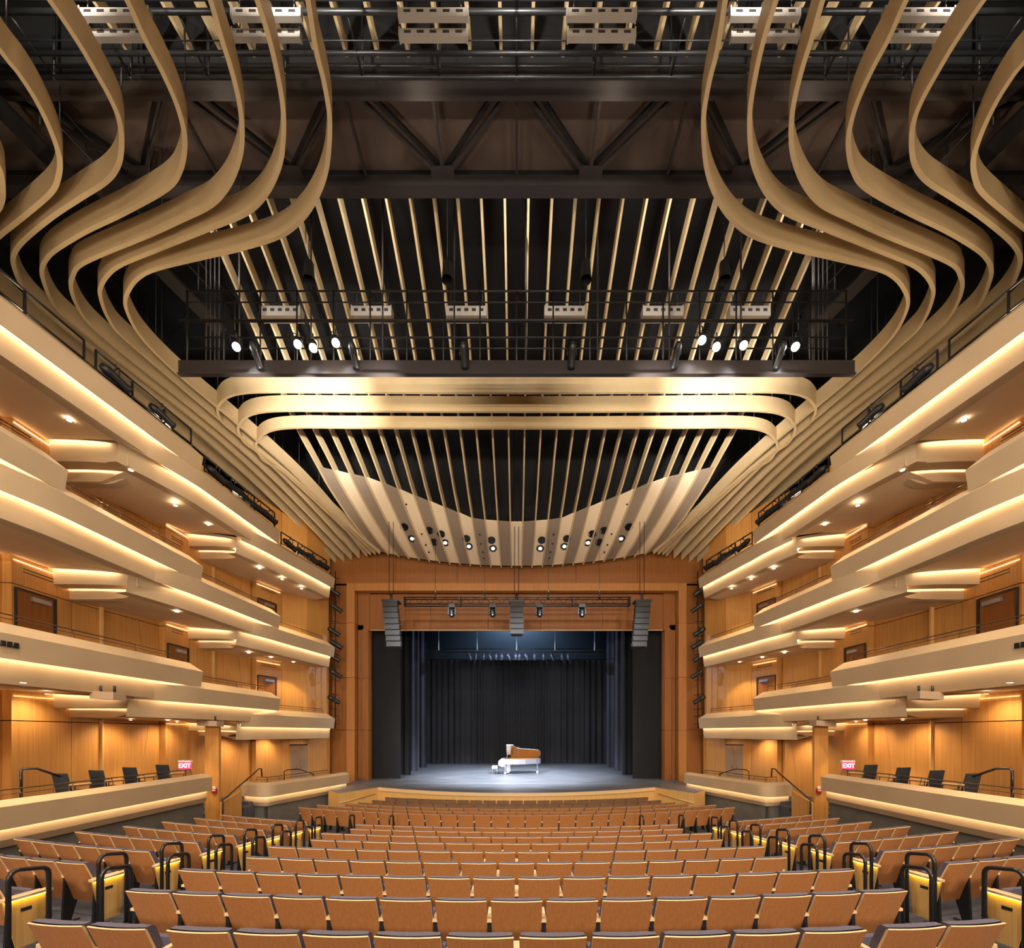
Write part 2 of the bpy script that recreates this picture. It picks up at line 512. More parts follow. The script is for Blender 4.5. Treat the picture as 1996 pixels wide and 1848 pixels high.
# ------------------------------------------------------------------ balcony tiers
FTAB = [(-5, 10.8), (14, 10.8), (15, 10.78), (19.4, 10.5), (23.35, 9.72), (26, 9.2)]
def fx(y, tier):
    return interp(y, FTAB) + (max(0.0, 15 - y) * 0.085 if tier == 3 else 0)
# (tier, letter, fascia top z, y start of fascia, y end, y of step, soffit mid z, soffit start z, soffit end z, y soffit end)
SECT = [
    (1, 'rear', 2.12, -5, 15.0, None, None, 1.12, 1.18, 12.8),
    (1, 'middle', 1.54, 13.3, 19.4, 12.8, 0.76, 0.50, 0.46, 17.5),
    (1, 'stage-end', 0.79, 18.2, 23.35, 17.5, 0.12, -0.10, -0.10, 23.3),
    (2, 'rearmost', 6.33, -5, 10.5, None, None, 5.38, 5.40, 8.4),
    (2, 'rear', 5.73, 8.9, 15.0, 8.4, 5.02, 4.74, 4.83, 12.8),
    (2, 'middle', 5.20, 13.3, 19.4, 12.8, 4.40, 4.08, 4.26, 17.5),
    (2, 'stage-end', 4.60, 18.2, 23.35, 17.5, 3.82, 3.52, 3.60, 23.3),
    (3, 'rear', 9.52, -5, 15.0, None, None, 8.45, 8.50, 12.7),
    (3, 'middle', 8.97, 13.3, 19.4, 12.7, 7.96, 7.60, 8.00, 17.5),
    (3, 'stage-end', 8.29, 18.2, 23.35, 17.5, 7.54, 7.20, 7.16, 23.3),
]
TNAME = {1: 'lowest', 2: 'middle', 3: 'top'}
def smooth01(t):
    t = max(0.0, min(1.0, t)); return t * t * (3 - 2 * t)
EMERGE = [None, None]
def eo(y):
    """how far a section's front still sits back inside the one before it"""
    if EMERGE[0] is None: return 0.0
    return 0.36 * (1 - max(0.0, min(1.0, (y - EMERGE[0]) / (EMERGE[1] - EMERGE[0])))) ** 1.5
def rings_y(ysec, prof, tier, zt, s, endback=None):
    """prof: (o, dz); endback: index->dy at the last ring"""
    R = []
    for k, y in enumerate(ysec):
        r = []
        for j, (o, dz) in enumerate(prof):
            yy = y
            if endback and k == len(ysec) - 1 and j in endback: yy = y - endback[j]
            r.append(W(s * (fx(yy, tier) + eo(yy) - o), yy, zt + dz))
        R.append(r)
    return R
prev_end = {}
for (tier, nm, zt, ya, yb, ystep, smid, s0, s1, yse) in SECT:
    for s, side in SIDES:
        b = empty('balcony_section', W(s * 11.5, (max(ya, 6) + yb) / 2, zt - 1.0),
                  'cream curved front of the %s %s balcony, %s section' % (TNAME[tier], side, nm), 'balcony', 'side balcony fronts')
        EMERGE[:] = [ystep, prev_end.get((tier, s))] if ystep is not None else [None, None]
        yl0 = ystep if ystep is not None else ya
        ysec = frange(yl0, yb, 0.35)
        m = MB(); m.strips(rings_y(ysec, [(0, 0), (-.08, -.52), (-.105, -.52), (-.085, -.40), (-.28, -.38), (-.28, 0)], tier, zt, s)); m.build('fascia', CREAM, b)
        m = MB(); m.strips(rings_y(ysec, [(0, 0.002), (-.27, .27), (-.36, .27), (-.30, -.02)], tier, zt, s, {1: .28, 2: .32, 3: .02})); m.build('cap', CREAM, b)
        yled = frange(yl0 + (.12 if ystep is not None else 0), yb - 0.03, 0.35)
        m = MB(); m.strips(rings_y(yled, [(-.103, -.475), (-.098, -.425)], tier, zt, s), closed=False, cap=False); m.build('cove_light', LED, b)
        yband = frange(yl0, yb - 0.03, 0.35)
        prof = [(-.235, -.38), (-.24, -.50), (-.255, -.65), (-.275, -.80), (-.295, -.95), (-.31, -1.04)]
        m = MB(); R = rings_y(yband, prof, tier, zt, s); m.surf(R)
        m.surf(rings_y(yband, [(-.31, -1.04), (-.62, -1.06)], tier, zt, s))
        m.face([R[-1][k] for k in range(len(prof))] + [W(s * (fx(yb, tier) + .62), yb - 0.03, zt - 1.06), W(s * (fx(yb, tier) + .62), yb - 0.03, zt - .50)])
        m.build('lower_band', CREAM, b)
        # soffit
        ys0 = (ystep + 0.45) if ystep is not None else ya
        yso = frange(ys0, yse - 0.11 if nm != 'stage-end' else yse, 0.6)
        rr = []
        for y in yso:
            t = (y - ys0) / max(0.1, yse - ys0)
            zw = s0 + (s1 - s0) * t
            xf = fx(y, tier) + 0.60 + eo(y); xw = wallx(y) + 0.3
            rr.append([W(s * (xf + (xw - xf) * q), y, (zt - 1.06) + (zw - (zt - 1.06)) * min(1, q * 3)) for q in (0, .12, .33, .66, 1)])
        m = MB(); m.surf(rr)
        if nm == 'stage-end':
            e = rr[-1]
            m.face(e + [W(s * wallx(yse), yse, zt - .5), W(s * (fx(yse, tier) + .3), yse, zt - .5)])
        m.build('soffit', SOFFIT, b)
        # steps
        if ystep is not None:
            zprev = {(1, 'middle'): 1.18, (1, 'stage-end'): 0.46, (2, 'rear'): 5.40, (2, 'middle'): 4.83, (2, 'stage-end'): 4.26, (3, 'middle'): 8.50, (3, 'stage-end'): 8.00}[(tier, nm)]
            def stepface(yf, zhi_f, zhi_w, zlo_f, zlo_w, xin, name, depth, taper):
                xa = xin; xb = wallx(yf) + 0.25
                n = 12
                top = []; bot = []; bk = []
                for k in range(n + 1):
                    q = k / n
                    x = xa + (xb - xa) * q
                    y = yf + 0.22 * (1 - q) ** 4
                    top.append(W(s * x, y, zhi_f + (zhi_w - zhi_f) * q)); 
                    zl = zlo_f + (zlo_w - zlo_f) * q
                    if taper and q < taper:
                        zt_ = zhi_f + (zhi_w - zhi_f) * q - .02
                        zl = zt_ + (zl - zt_) * smooth01(q / taper)
                    bot.append(W(s * x, y + 0.04, zl))
                    bk.append(W(s * x, y + depth, zl))
                up = Vector((0, 0, .10))
                mm = MB(); mm.surf([[p + up for p in top], bot], smooth=True); mm.surf([bot, bk], smooth=True)
                mm.build(name, CREAM, b)
                back = Vector((0, -.13, 0))
                mm = MB(); mm.surf([[p + up for p in top], [p + up + back for p in top], [p + back * .9 for p in top]], smooth=False)
                mm.build('light_trough', CREAM, b)
                ml = MB(); top = top[2:]
                ml.surf([[p + back * .88 + Vector((0, 0, .015)) for p in top], [p + back * .88 + Vector((0, 0, .06)) for p in top]])
                ml.build('step_light', LEDS, b)
            stepface(ystep, zt - .50, zprev, smid, smid, fx(ystep, tier) + .54, 'soffit_step', 0.45, 0.0)
            stepface(ystep + 0.5, smid, smid, min(s0, smid - .05), s0, fx(ystep + .5, tier) + .72, 'soffit_step', 0.3, 0.35)
        # walking floor behind the parapet
        yf0 = prev_end.get((tier, s), ya)
        m = MB()
        m.surf([[W(s * (fx(y, tier) + .28), y, zt - .46), W(s * (wallx(y) + .3), y, zt - .46)] for y in frange(yf0, yb, 1.0)])
        m.build('deck', CARPET, b)
        prev_end[(tier, s)] = yb
        # rails
        if tier < 3:
            yr0 = yf0 + 0.35 if yf0 > -5 else ya
            yr = frange(yr0, yb - 0.45, 0.9)
            m = MB(); m.tube([W(s * (fx(y, tier) + .40), y, zt + .50) for y in yr], 0.016, 6)
            hr = m.build('handrail', RAILM, b)
            m = MB(); m.tube([W(s * (fx(y, tier) + .36), y, zt + .40) for y in yr], 0.010, 6)
            for y in yr[::2]:
                m.tube([W(s * (fx(y, tier) + .34), y, zt + .26), W(s * (fx(y, tier) + .40), y, zt + .50)], 0.01, 5)
            m.build('rail_supports', RAILM, hr)

# wall-top light bars under the soffits
WT = [(8.1, 11.6, (1.0, 4.66, 8.34)), (11.75, 13.3, (1.02, 4.70, 8.40)), (16.45, 17.5, (0.36, 4.12, 7.86)), (20.55, 21.9, (-0.2, 3.44, 7.06))]
for (ya, yb, zz) in WT:
    for tier, z in zip((1, 2, 3), zz):
        for s, side in SIDES:
            ins = 0.24 if ya > 9 else 0.0
            m = MB()
            p0 = (wallx(ya) - ins - 0.02, ya); p1 = (wallx(yb) - 0.04, yb)
            m.face([W(s * p0[0], p0[1], z), W(s * p1[0], p1[1], z), W(s * (p1[0] + .06), p1[1], z), W(s * (p0[0] + .06), p0[1], z)])
            pos = {8.1: 'rearmost', 11.75: 'rear', 16.45: 'middle', 20.55: 'stage-end'}[ya]
            m.build('wall_top_light', LEDW, label='warm strip light on top of the %s %s wall panel below the %s balcony' % (pos, side, TNAME[tier]), cat='strip light', group='wall-top strip lights')

# recessed downlights
DL = [(135, 819, 8.44), (255, 916, 7.93), (342, 985, 7.75), (406, 1022, 7.88), (461, 1072, 7.51), (506, 1108, 7.16), (550, 1129, 7.14), (588, 1147, 7.13),
      (2, 1024, 4.74), (151, 1083, 4.78), (262, 1149, 4.37), (345, 1192, 4.12), (410, 1213, 4.18), (461, 1250, 3.79), (485, 1272, 3.50), (528, 1281, 3.53), (572, 1290, 3.56),
      (45, 1330, 1.10), (103, 1340, 1.12), (300, 1397, 0.47), (475, 1426, -0.12), (560, 1434.5, -0.13)]
for k, (px, py, z) in enumerate(DL):
    tierk = 3 if k < 8 else 2 if k < 17 else 1
    idx = k + 1 if k < 8 else k - 7 if k < 17 else k - 16
    for s, side in SIDES:
        if k >= 19:
            d = {19: 15.0, 20: 19.2, 21: 21.3}[k]; x = {19: 12.0, 20: 11.4, 21: 10.9}[k]
        else:
            d = z * FPX / (CY - py); x = (CX - px) / FPX * d
        p = W(s * x, d, z - 0.012)
        o = empty('recessed_downlight', p, 'round recessed downlight, %s from the rear under the %s %s balcony' % (ORD[idx], TNAME[tierk], side), 'downlight', 'recessed balcony downlights')
        MB().disc(p, (0, 0, 1), 0.055, 12).build('lens', LAMPW, o)
        MB().disc(p + Vector((0, 0, -0.004)), (0, 0, 1), 0.085, 14, 0.055).build('trim_ring', WHITE, o)
        lamp('downlight_lamp', 'SPOT', p + Vector((0, 0, -0.03)), p + Vector((0, 0, -3)), DOWN_W, (1.0, 0.72, 0.38), 0.05, 95, 0.5, o)

WWY = [(7.5, 1.05), (9.6, 1.06), (12.0, 1.10), (14.4, .46), (16.2, .44), (19.0, -.14), (20.9, -.14), (22.4, -.14)]
for k, (y, z) in enumerate(WWY):
    for s, side in SIDES:
        p = W(s * (wallx(y) - .85), y, z - .015)
        o = empty('wall_washer', p, 'small recessed wall washer, %s from the rear under the lowest %s balcony' % (ORD[k + 1], side), 'downlight', 'wall washers')
        MB().disc(p, (0, 0, 1), 0.04, 12).build('lens', LAMPW, o)
        MB().disc(p + Vector((0, 0, -0.004)), (0, 0, 1), 0.06, 14, 0.04).build('trim_ring', WHITE, o)
        lamp('washer_lamp', 'SPOT', p + Vector((0, 0, -.03)), p + Vector((s * .7, 0, -1.6)), DOWN_W * .5, (1.0, 0.76, 0.46), 0.05, 125, 0.9, o)

# ------------------------------------------------------------------ orchestra-level boxes
def box_front(name, label, plan, zt, side_s, led_to=None, closed_end=True):
    """plan: list of (x, y) world plan points for left side (x negative), mirrored by side_s"""
    b = empty(name, W(side_s * abs(plan[0][0]), plan[0][1], -3.6), label, 'box', 'orchestra box fronts')
    pl = [Vector((x, y)) for x, y in plan]
    nr = []
    for k in range(len(pl)):
        a = pl[max(0, k - 1)]; c = pl[min(len(pl) - 1, k + 1)]
        t = (c - a).normalized(); nr.append(Vector((t.y, -t.x)))   # normal toward the hall for y-increasing path
    def R(prof):
        out = []
        for p, n in zip(pl, nr):
            out.append([W((p.x + n.x * o) * (1 if side_s < 0 else -1), p.y + n.y * o, zt + dz) for o, dz in prof])
        return out
    m = MB(); m.strips(R([(0, 0), (-.03, -.46), (-.05, -.46), (-.05, -.36), (-.26, -.34), (-.26, 0)])); m.build('fascia', CREAM, b)
    m = MB(); m.strips(R([(0, .002), (-.22, .10), (-.36, .10), (-.3, -.02)])); m.build('cap', CREAM, b)
    m = MB(); m.strips(R([(-.056, -.42), (-.056, -.38)])[:led_to], closed=False, cap=False); m.build('cove_light', LED, b)
    m = MB(); m.strips(R([(-.17, -.34), (-.17, -.70), (-.24, -.86), (-.5, -.88), (-.5, -.34)])); m.build('lower_band', CREAM, b)
    m = MB(); m.strips(R([(-.30, -.86), (-.30, -2.4), (-.4, -2.4), (-.4, -.86)])); m.build('base_cladding', GREYB, b)
    m = MB()
    rl = R([(-.40, .30)]); m.tube([r[0] for r in rl[1:-1] if True], 0.016, 6)
    hr = m.build('handrail', RAILM, b)
    m = MB(); rl2 = R([(-.36, .20), (-.34, .08), (-.40, .30)]); m.tube([r[0] for r in rl2[1:-1]], 0.010, 6)
    for r in rl2[1:-1:2]: m.tube([r[1], r[2]], 0.01, 5)
    m.build('rail_supports', RAILM, hr)
    return b
def pathpts(pts, n=5):
    return [(p.x, p.y) for p in catmull([(x, y, 0) for x, y in pts], n)]
for s, side in SIDES:
    pl = pathpts([(-10.6, -4), (-10.3, 4), (-10.25, 8.7), (-10.28, 12), (-10.33, 14.8)], 6)
    box_front('orchestra_box', 'long low cream box front with chairs behind it, %s side' % side, pl, -1.47, s)
    pl = [(-11.3, 17.85), (-10.9, 17.7), (-10.5, 17.55), (-10.2, 17.5), (-10.03, 17.55), (-9.9, 17.72), (-9.83, 17.95), (-9.72, 18.4), (-9.45, 19.4), (-9.18, 20.4), (-8.9, 21.4), (-8.63, 22.5)]
    box_front('orchestra_box', 'short cream box front with rounded corner beside the stage, %s side' % side, pl, -2.10, s, None if s < 0 else None)
    # box floors
    m = MB(); m.face([W(s * 10.7, -4, -1.95), W(s * 13.9, -4, -1.95), W(s * 13.6, 14.8, -1.95), W(s * 10.7, 14.8, -1.95)])
    m.face([W(s * 10.7, 14.8, -1.95), W(s * 13.6, 14.8, -1.95), W(s * 13.6, 14.8, -3.7), W(s * 10.7, 14.8, -3.7)])
    m.build('floor_box_' + side, CARPET, label='raised floor of the rear orchestra box, %s side' % side, kind='structure')
    m = MB(); m.face([W(s * 11.4, 18.1, -2.75), W(s * 13.1, 18.1, -2.75), W(s * 11, 23.3, -2.75), W(s * 8.9, 22.6, -2.75), W(s * 10.1, 17.95, -2.75)])
    m.build('floor_stage_box_' + side, CARPET, label='raised floor of the stage-side box, %s side' % side, kind='structure')
    # steps between the boxes with wood stringer
    stp = empty('box_stairs', W(s * 11.4, 16.4, -3.6), 'short carpeted steps with wood stringer climbing to the %s boxes' % side, 'stairs')
    for k in range(5):
        MB().box(*sorted((s * 10.8, s * 12.6)), 16.0 + .45 * k, 18.3, EYE - 3.62 + .17 * k, EYE - 3.62 + .17 * (k + 1)).build('step', CARPET, stp)
    m = MB()
    A = [(15.85, -3.65), (15.85, -2.52), (17.0, -2.22), (17.0, -3.4)]
    f = [W(s * 10.72, y, z) for y, z in A]; g_ = [W(s * 10.80, y, z) for y, z in A]
    m.face(f); m.face(g_[::-1])
    for k in range(4): m.face([f[k], g_[k], g_[(k + 1) % 4], f[(k + 1) % 4]])
    m.build('stringer', WOOD, stp)
    m = MB(); m.tube([W(s * 10.68, 15.85, -3.3), W(s * 10.68, 15.85, -2.42), W(s * 10.85, 18.0, -1.65), W(s * 10.95, 18.5, -1.5), W(s * 10.98, 18.75, -1.5), W(s * 10.98, 18.8, -1.85)], 0.028, 8)
    m.build('handrail', BLACKG, stp)
    # black stair rail at the near end of the rear box
    m = MB(); m.tube([ray(41, 1560, 9.9), ray(41, 1503, 9.9), ray(45, 1498.5, 9.95), ray(72, 1498, 10.1), ray(118, 1514, 10.5)] if s < 0 else
                     [ray(2 * CX - a, c, d) for a, c, d in ((41, 1560, 9.9), (41, 1503, 9.9), (45, 1498.5, 9.95), (72, 1498, 10.1), (118, 1514, 10.5))], 0.028, 8)
    m.build('stair_rail', BLACKG, label='bent black stair rail in the rear box against the %s wood wall' % side, cat='handrail', group='box stair rails')
    m = MB(); m.tube([W(s * q[0], q[1], q[2]) for q in ((10.55, 19.8, -2.5), (10.55, 19.8, -1.72), (10.5, 20.0, -1.66), (10.3, 20.6, -1.68), (9.85, 21.1, -1.95), (9.85, 21.1, -2.5))], 0.024, 8)
    m.build('loop_rail', BLACKG, label='black looped handrail inside the stage-side box, %s side' % side, cat='handrail', group='box loop rails')
    # double door
    dr = empty('door_%d' % (door_n + 1), W(s * 11.0, 22.9, -2.75), 'paired grey-brown doors behind the stage-side box, %s side' % side, kind='structure'); door_n += 1
    a = Vector((wallx(22.3) * 1.0, 22.3)); c = Vector((wallx(23.0), 23.0)); dv = (c - a); Ld = dv.length; dv.normalize(); nn = Vector((-dv.y * -1, dv.x * -1))
    nn = Vector((-1, 0)) - dv * Vector((-1, 0)).dot(dv); nn.normalize()
    def pd(t, z, o):
        q = a + dv * t + nn * o
        return W(s * q.x, q.y, z)
    for k in (0, 1):
        t0, t1 = Ld * (.04 + .49 * k), Ld * (.04 + .49 * k + .44)
        MB().hexa([pd(t0, -2.75, 0), pd(t1, -2.75, 0), pd(t1, -2.75, .03), pd(t0, -2.75, .03), pd(t0, -.62, 0), pd(t1, -.62, 0), pd(t1, -.62, .03), pd(t0, -.62, .03)]).build('leaf', mat('grey_brown_door', (0.33, 0.22, 0.14), 0.45), dr)
        MB().tube([pd((t0 + t1) / 2 + (.08 if k == 0 else -.08), -1.8, .06), pd((t0 + t1) / 2 + (.08 if k == 0 else -.08), -1.4, .06)], 0.015).build('pull_handle', SILVER, dr)
    MB().hexa([pd(0, -.62, 0), pd(Ld, -.62, 0), pd(Ld, -.62, .05), pd(0, -.62, .05), pd(0, -.55, 0), pd(Ld, -.55, 0), pd(Ld, -.55, .05), pd(0, -.55, .05)]).build('frame', STEEL, dr)

# chairs in the rear boxes
def box_chair():
    p = {}
    m = MB()
    m.strips([[(-.25, -.20 - .02, .50), (-.25, -.30, .95), (-.25, -.26, .96), (-.25, -.16, .50)], [(0, -.25, .50), (0, -.33, .95), (0, -.29, .96), (0, -.21, .50)], [(.25, -.22, .50), (.25, -.30, .95), (.25, -.26, .96), (.25, -.16, .50)]])
    p['backrest'] = m.mesh('backrest', BLUEGREY)
    p['seat'] = MB().box(-.25, .25, -.22, .26, .42, .50).mesh('seat', BLUEGREY)
    for k, sx in enumerate((-1, 1)):
        m = MB(); m.tube([(sx * .28, .22, 0), (sx * .28, .20, .66), (sx * .28, -.24, .66), (sx * .28, -.26, 0)], 0.014, 6)
        p['leg_frame%d' % k] = m.mesh('leg_frame', RAILM)
        p['armrest%d' % k] = MB().box(sx * .28 - .03, sx * .28 + .03, -.24, .20, .665, .69).mesh('armrest', CHAIRE)
    return p
bc = box_chair()
BC = [(143, 11.1), (210, 12.05), (272, 13.05), (333, 14.15)]
for s, side in SIDES:
    for k, (px, d) in enumerate(BC):
        x = (CX - px) / FPX * d
        o = empty('box_chair', W(s * x, d, -1.95), 'charcoal box chair with slim arms, %s from the stage end, %s rear box' % (ORD[4 - k], side), 'chair', 'charcoal box chairs', rz=s * 0.25)
        for n_, me in bc.items():
            link(n_.rstrip('01'), me, o, world=False)

# ------------------------------------------------------------------ theatre seats
PITCH, BW = 0.56, 0.515
def seat_meshes():
    P = {}
    def slab(w, zy, th, sag, name, m, n=6):
        # zy: list of (z, y) centre line bottom->top ; curved in plan
        mm = MB()
        outer = []; inner = []
        for k in range(n + 1):
            x = -w / 2 + w * k / n
            bow = sag * (1 - (2 * x / w) ** 2)
            outer.append([(x, y - bow, z) for z, y in zy]); inner.append([(x, y - bow + th, z) for z, y in zy])
        mm.surf(outer); mm.surf([r[::-1] for r in inner])
        return mm, outer, inner
    zy = [(.32, .15), (.53, .085), (.74, .008), (.915, -.065)]
    mm, o_, i_ = slab(BW, zy, 0.022, 0.022, 'b', CHAIRW)
    P['back_shell'] = mm.mesh('back_shell', CHAIRW)
    e = MB()
    e.surf([[r[-1] for r in o_], [tuple(Vector(r[-1]) + Vector((0, .011, .006))) for r in o_], [r[-1] for r in i_]])
    e.surf([o_[0], i_[0]]); e.surf([o_[-1], i_[-1]]); e.surf([[r[0] for r in o_], [r[0] for r in i_]])
    P['back_edge'] = e.mesh('back_edge', CHAIRE)  # light from above put into the paler edge colour
    zy2 = [(.40, .15), (.54, .10), (.75, .023), (.90, -.037), (.925, -.04)]
    mm = MB()
    n = 6; w2 = BW - .02
    fr = []; bk = []
    for k in range(n + 1):
        x = -w2 / 2 + w2 * k / n
        bow = .022 * (1 - (2 * x / w2) ** 2)
        ed = .02 if k in (0, n) else 0
        fr.append([(x, y - bow + (.10 if j not in (0, 4) else .07) - ed, z) for j, (z, y) in enumerate(zy2)])
        bk.append([(x, y - bow, z) for z, y in zy2])
    mm.surf(fr); mm.surf([[r[-1] for r in fr], [r[-1] for r in bk]]); mm.surf([fr[0], bk[0]]); mm.surf([fr[-1], bk[-1]])
    P['back_cushion'] = mm.mesh('back_cushion', UPH)
    mm = MB()   # tipped-up seat
    prof = [(.27, .36), (.23, .42), (.22, .64), (.245, .71), (.29, .72), (.335, .69), (.36, .45), (.33, .37)]
    mm.strips([[(x, y + (.02 if abs(x) > .2 else 0), z - (.015 if abs(x) > .2 else 0)) for y, z in prof] for x in (-.235, -.19, 0, .19, .235)])
    P['tip_up_seat'] = mm.mesh('tip_up_seat', UPH)
    P['armrest'] = MB().box(-PITCH / 2 - .026, -PITCH / 2 + .026, .03, .36, .665, .695).mesh('armrest', CHAIRE)
    mm = MB()
    mm.hexa([(-PITCH / 2 - .02, .02, .02), (-PITCH / 2 + .02, .02, .02), (-PITCH / 2 + .02, .12, .02), (-PITCH / 2 - .02, .12, .02),
             (-PITCH / 2 - .02, .05, .665), (-PITCH / 2 + .02, .05, .665), (-PITCH / 2 + .02, .30, .665), (-PITCH / 2 - .02, .30, .665)])
    mm.box(-PITCH / 2 - .03, -PITCH / 2 + .03, -.02, .22, 0, .02)
    P['standard'] = mm.mesh('standard', BLACK)
    return P
SM = seat_meshes()
def shifted(me, dx, name):
    m2 = me.copy(); m2.name = name
    for v in m2.vertices: v.co.x += dx
    return m2
SM_ARM_R = shifted(SM['armrest'], PITCH, 'armrest_end'); SM_STD_R = shifted(SM['standard'], PITCH, 'standard_end')
def end_panel_meshes(sx):
    x = sx * (PITCH / 2 + .035)
    m = MB()
    xo = x + sx * .02
    poly = [(.10, .08), (.34, .08), (.40, .66), (-.02, .66)]
    f = [(x, y, z) for y, z in poly]; g = [(xo, y, z) for y, z in poly]
    m.face(f); m.face(g[::-1])
    for k in range(4): m.face([f[k], g[k], g[(k + 1) % 4], f[(k + 1) % 4]])
    pan = m.mesh('end_panel', mat('end_panel_veneer', (0.60, 0.36, 0.13), 0.45, noise=((30, 30, 1.2), (0.52, 0.29, 0.09), 3)))
    cap = MB().box(min(x - sx * .03, xo + sx * .05), max(x - sx * .03, xo + sx * .05), -.03, .42, .665, .695).mesh('end_armrest', CHAIRE)
    led = MB().box(min(xo + sx * .005, xo + sx * .035), max(xo + sx * .005, xo + sx * .035), 0.0, .38, .652, .662).mesh('aisle_light', YLED)
    pq = MB().box(min(xo, xo + sx * .004), max(xo, xo + sx * .004), .14, .24, .50, .54).mesh('row_plaque', BLACK)
    return pan, cap, led, pq
EP = {-1: end_panel_meshes(-1), 1: end_panel_meshes(1)}
seat_count = 0
SEATPARTS = ['back_shell', 'back_edge', 'back_cushion', 'tip_up_seat', 'armrest', 'standard']
def seat(x, y, rz, label, group, right_end=False, panel=0, far=False):
    global seat_count
    seat_count += 1
    o = empty('theatre_seat', W(x, y, floor_rel(x, y)), label, 'theatre seat', group, rz=rz)
    for k in SEATPARTS:
        link(k, SM[k], o, world=False)
    if right_end:
        link('armrest', SM_ARM_R, o, world=False); link('standard', SM_STD_R, o, world=False)
    if panel:
        pan, cap, led, pq = EP[panel]
        po = link('end_panel', pan, o, world=False)
        link('end_armrest', cap, o, world=False)
        for nm_, me in (('aisle_light', led), ('row_plaque', pq)):
            c = bpy.data.objects.new(nm_, me); COL.objects.link(c); c.parent = po
    return o
def on_arc(D, arc):
    R = RC - D; th = arc / R
    return R * math.sin(th), RC - R * math.cos(th), th
ROWD = [3.4 + 1.03 * k for k in range(9)]
for i, D in enumerate(ROWD):
    n = 16 if i % 2 == 0 else 15
    arcs = [(k - (n - 1) / 2) * PITCH for k in range(n)]
    if i == 0:
        arcs = [(k - 4.5) * PITCH for k in range(10)]
        arcs = [-5.5 * PITCH - .14 - PITCH, -5.5 * PITCH - .14] + arcs + [5.5 * PITCH + .14, 5.5 * PITCH + .14 + PITCH]
        n = 14
    for k, a in enumerate(arcs):
        x, y, th = on_arc(D, a)
        lab = 'wood-backed theatre seat, %s from left, %s row of the near centre block' % (ORD[k + 1], ORD[i + 1])
        re = k == n - 1 or (i == 0 and k in (1, 11))
        seat(x, y, th, lab, 'seats of the near centre block', re)
# side blocks
for s, side in SIDES:
    for i in range(1, 9):
        D = ROWD[i]; R = RC - D
        a0 = R * math.asin(5.92 / R)
        for k in range(6):
            a = s * (a0 + (k + .5) * PITCH)
            x, y, th = on_arc(D, a)
            if i == 1 and k > 2: continue
            pan = 0
            if k == 0: pan = 1 if s < 0 else -1
            lab = 'wood-backed theatre seat, %s from the aisle, %s row of the %s side block' % (ORD[k + 1], ORD[i], side)
            seat(x, y, th, lab, 'seats of the %s side block' % side, (s < 0 and k == 0) or (s > 0 and k == 5), pan)
# front block
for i, (D, n) in enumerate(((14.3, 29), (15.2, 28), (16.1, 25))):
    for k in range(n):
        x, y, th = on_arc(D, (k - (n - 1) / 2) * PITCH)
        lab = 'wood-backed theatre seat, %s from left, %s row beyond the cross aisle' % (ORD[k + 1], ORD[i + 1])
        seat(x, y, th, lab, 'seats beyond the cross aisle', k == n - 1, 0, True)
# farthest rows: joined
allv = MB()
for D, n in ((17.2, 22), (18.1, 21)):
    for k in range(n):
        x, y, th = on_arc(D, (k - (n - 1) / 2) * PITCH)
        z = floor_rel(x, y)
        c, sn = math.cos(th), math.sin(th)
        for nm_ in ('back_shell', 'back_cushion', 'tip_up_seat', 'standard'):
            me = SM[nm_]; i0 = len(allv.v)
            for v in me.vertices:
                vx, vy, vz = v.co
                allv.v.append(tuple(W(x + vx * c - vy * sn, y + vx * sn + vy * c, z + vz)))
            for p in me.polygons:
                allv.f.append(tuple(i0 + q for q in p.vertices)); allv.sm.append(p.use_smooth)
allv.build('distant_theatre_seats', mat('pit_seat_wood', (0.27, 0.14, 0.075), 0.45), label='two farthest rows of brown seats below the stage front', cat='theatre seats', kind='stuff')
# pit rail
m = MB(); R_ = []
for k in range(-20, 21):
    x, y, th = on_arc(16.75, k / 20 * 6.7)
    z = floor_rel(x, y)
    nx, ny = -math.sin(th), math.cos(th)
    R_.append([W(x, y, z), W(x, y, z + .86), W(x + nx * .06, y + ny * .06, z + .86), W(x + nx * .06, y + ny * .06, z)])
m.strips(R_)
m.build('pit_rail', mat('dark_rail_wood', (0.20, 0.10, 0.05), 0.4), label='low curved wooden rail between the front seat rows', cat='rail')

# aisle handrails
def loop_rail(x, y, label, h=0.93, w=0.42):
    z = floor_rel(x, y) + 0.01
    z2 = floor_rel(x, y + w) + 0.01
    m = MB()
    pts = [W(x, y, z), W(x, y, z + h - .10)]
    for k in range(1, 4):
        t = math.pi / 2 * k / 4
        pts.append(W(x, y + .09 * (1 - math.cos(t)), z + h - .10 + .10 * math.sin(t)))
    pts.append(W(x, y + .10, z + h)); pts.append(W(x, y + w - .10, z2 + h))
    for k in range(1, 4):
        t = math.pi / 2 * k / 4
        pts.append(W(x, y + w - .10 + .10 * math.sin(t), z2 + h - .10 + .10 * math.cos(t)))
    pts.append(W(x, y + w, z2 + h - .10)); pts.append(W(x, y + w, z2))
    m.tube(pts, 0.026, 8)
    o = empty('aisle_handrail', W(x, y + w / 2, z), label, 'handrail', 'aisle handrails')
    m.build('bent_tube', BLACKG, o)
    for yy, zz in ((y, z), (y + w, z2)):
        MB().tube([W(x, yy, zz - .008), W(x, yy, zz + .012)], 0.05, 12).build('foot_flange', BLACKG, o)
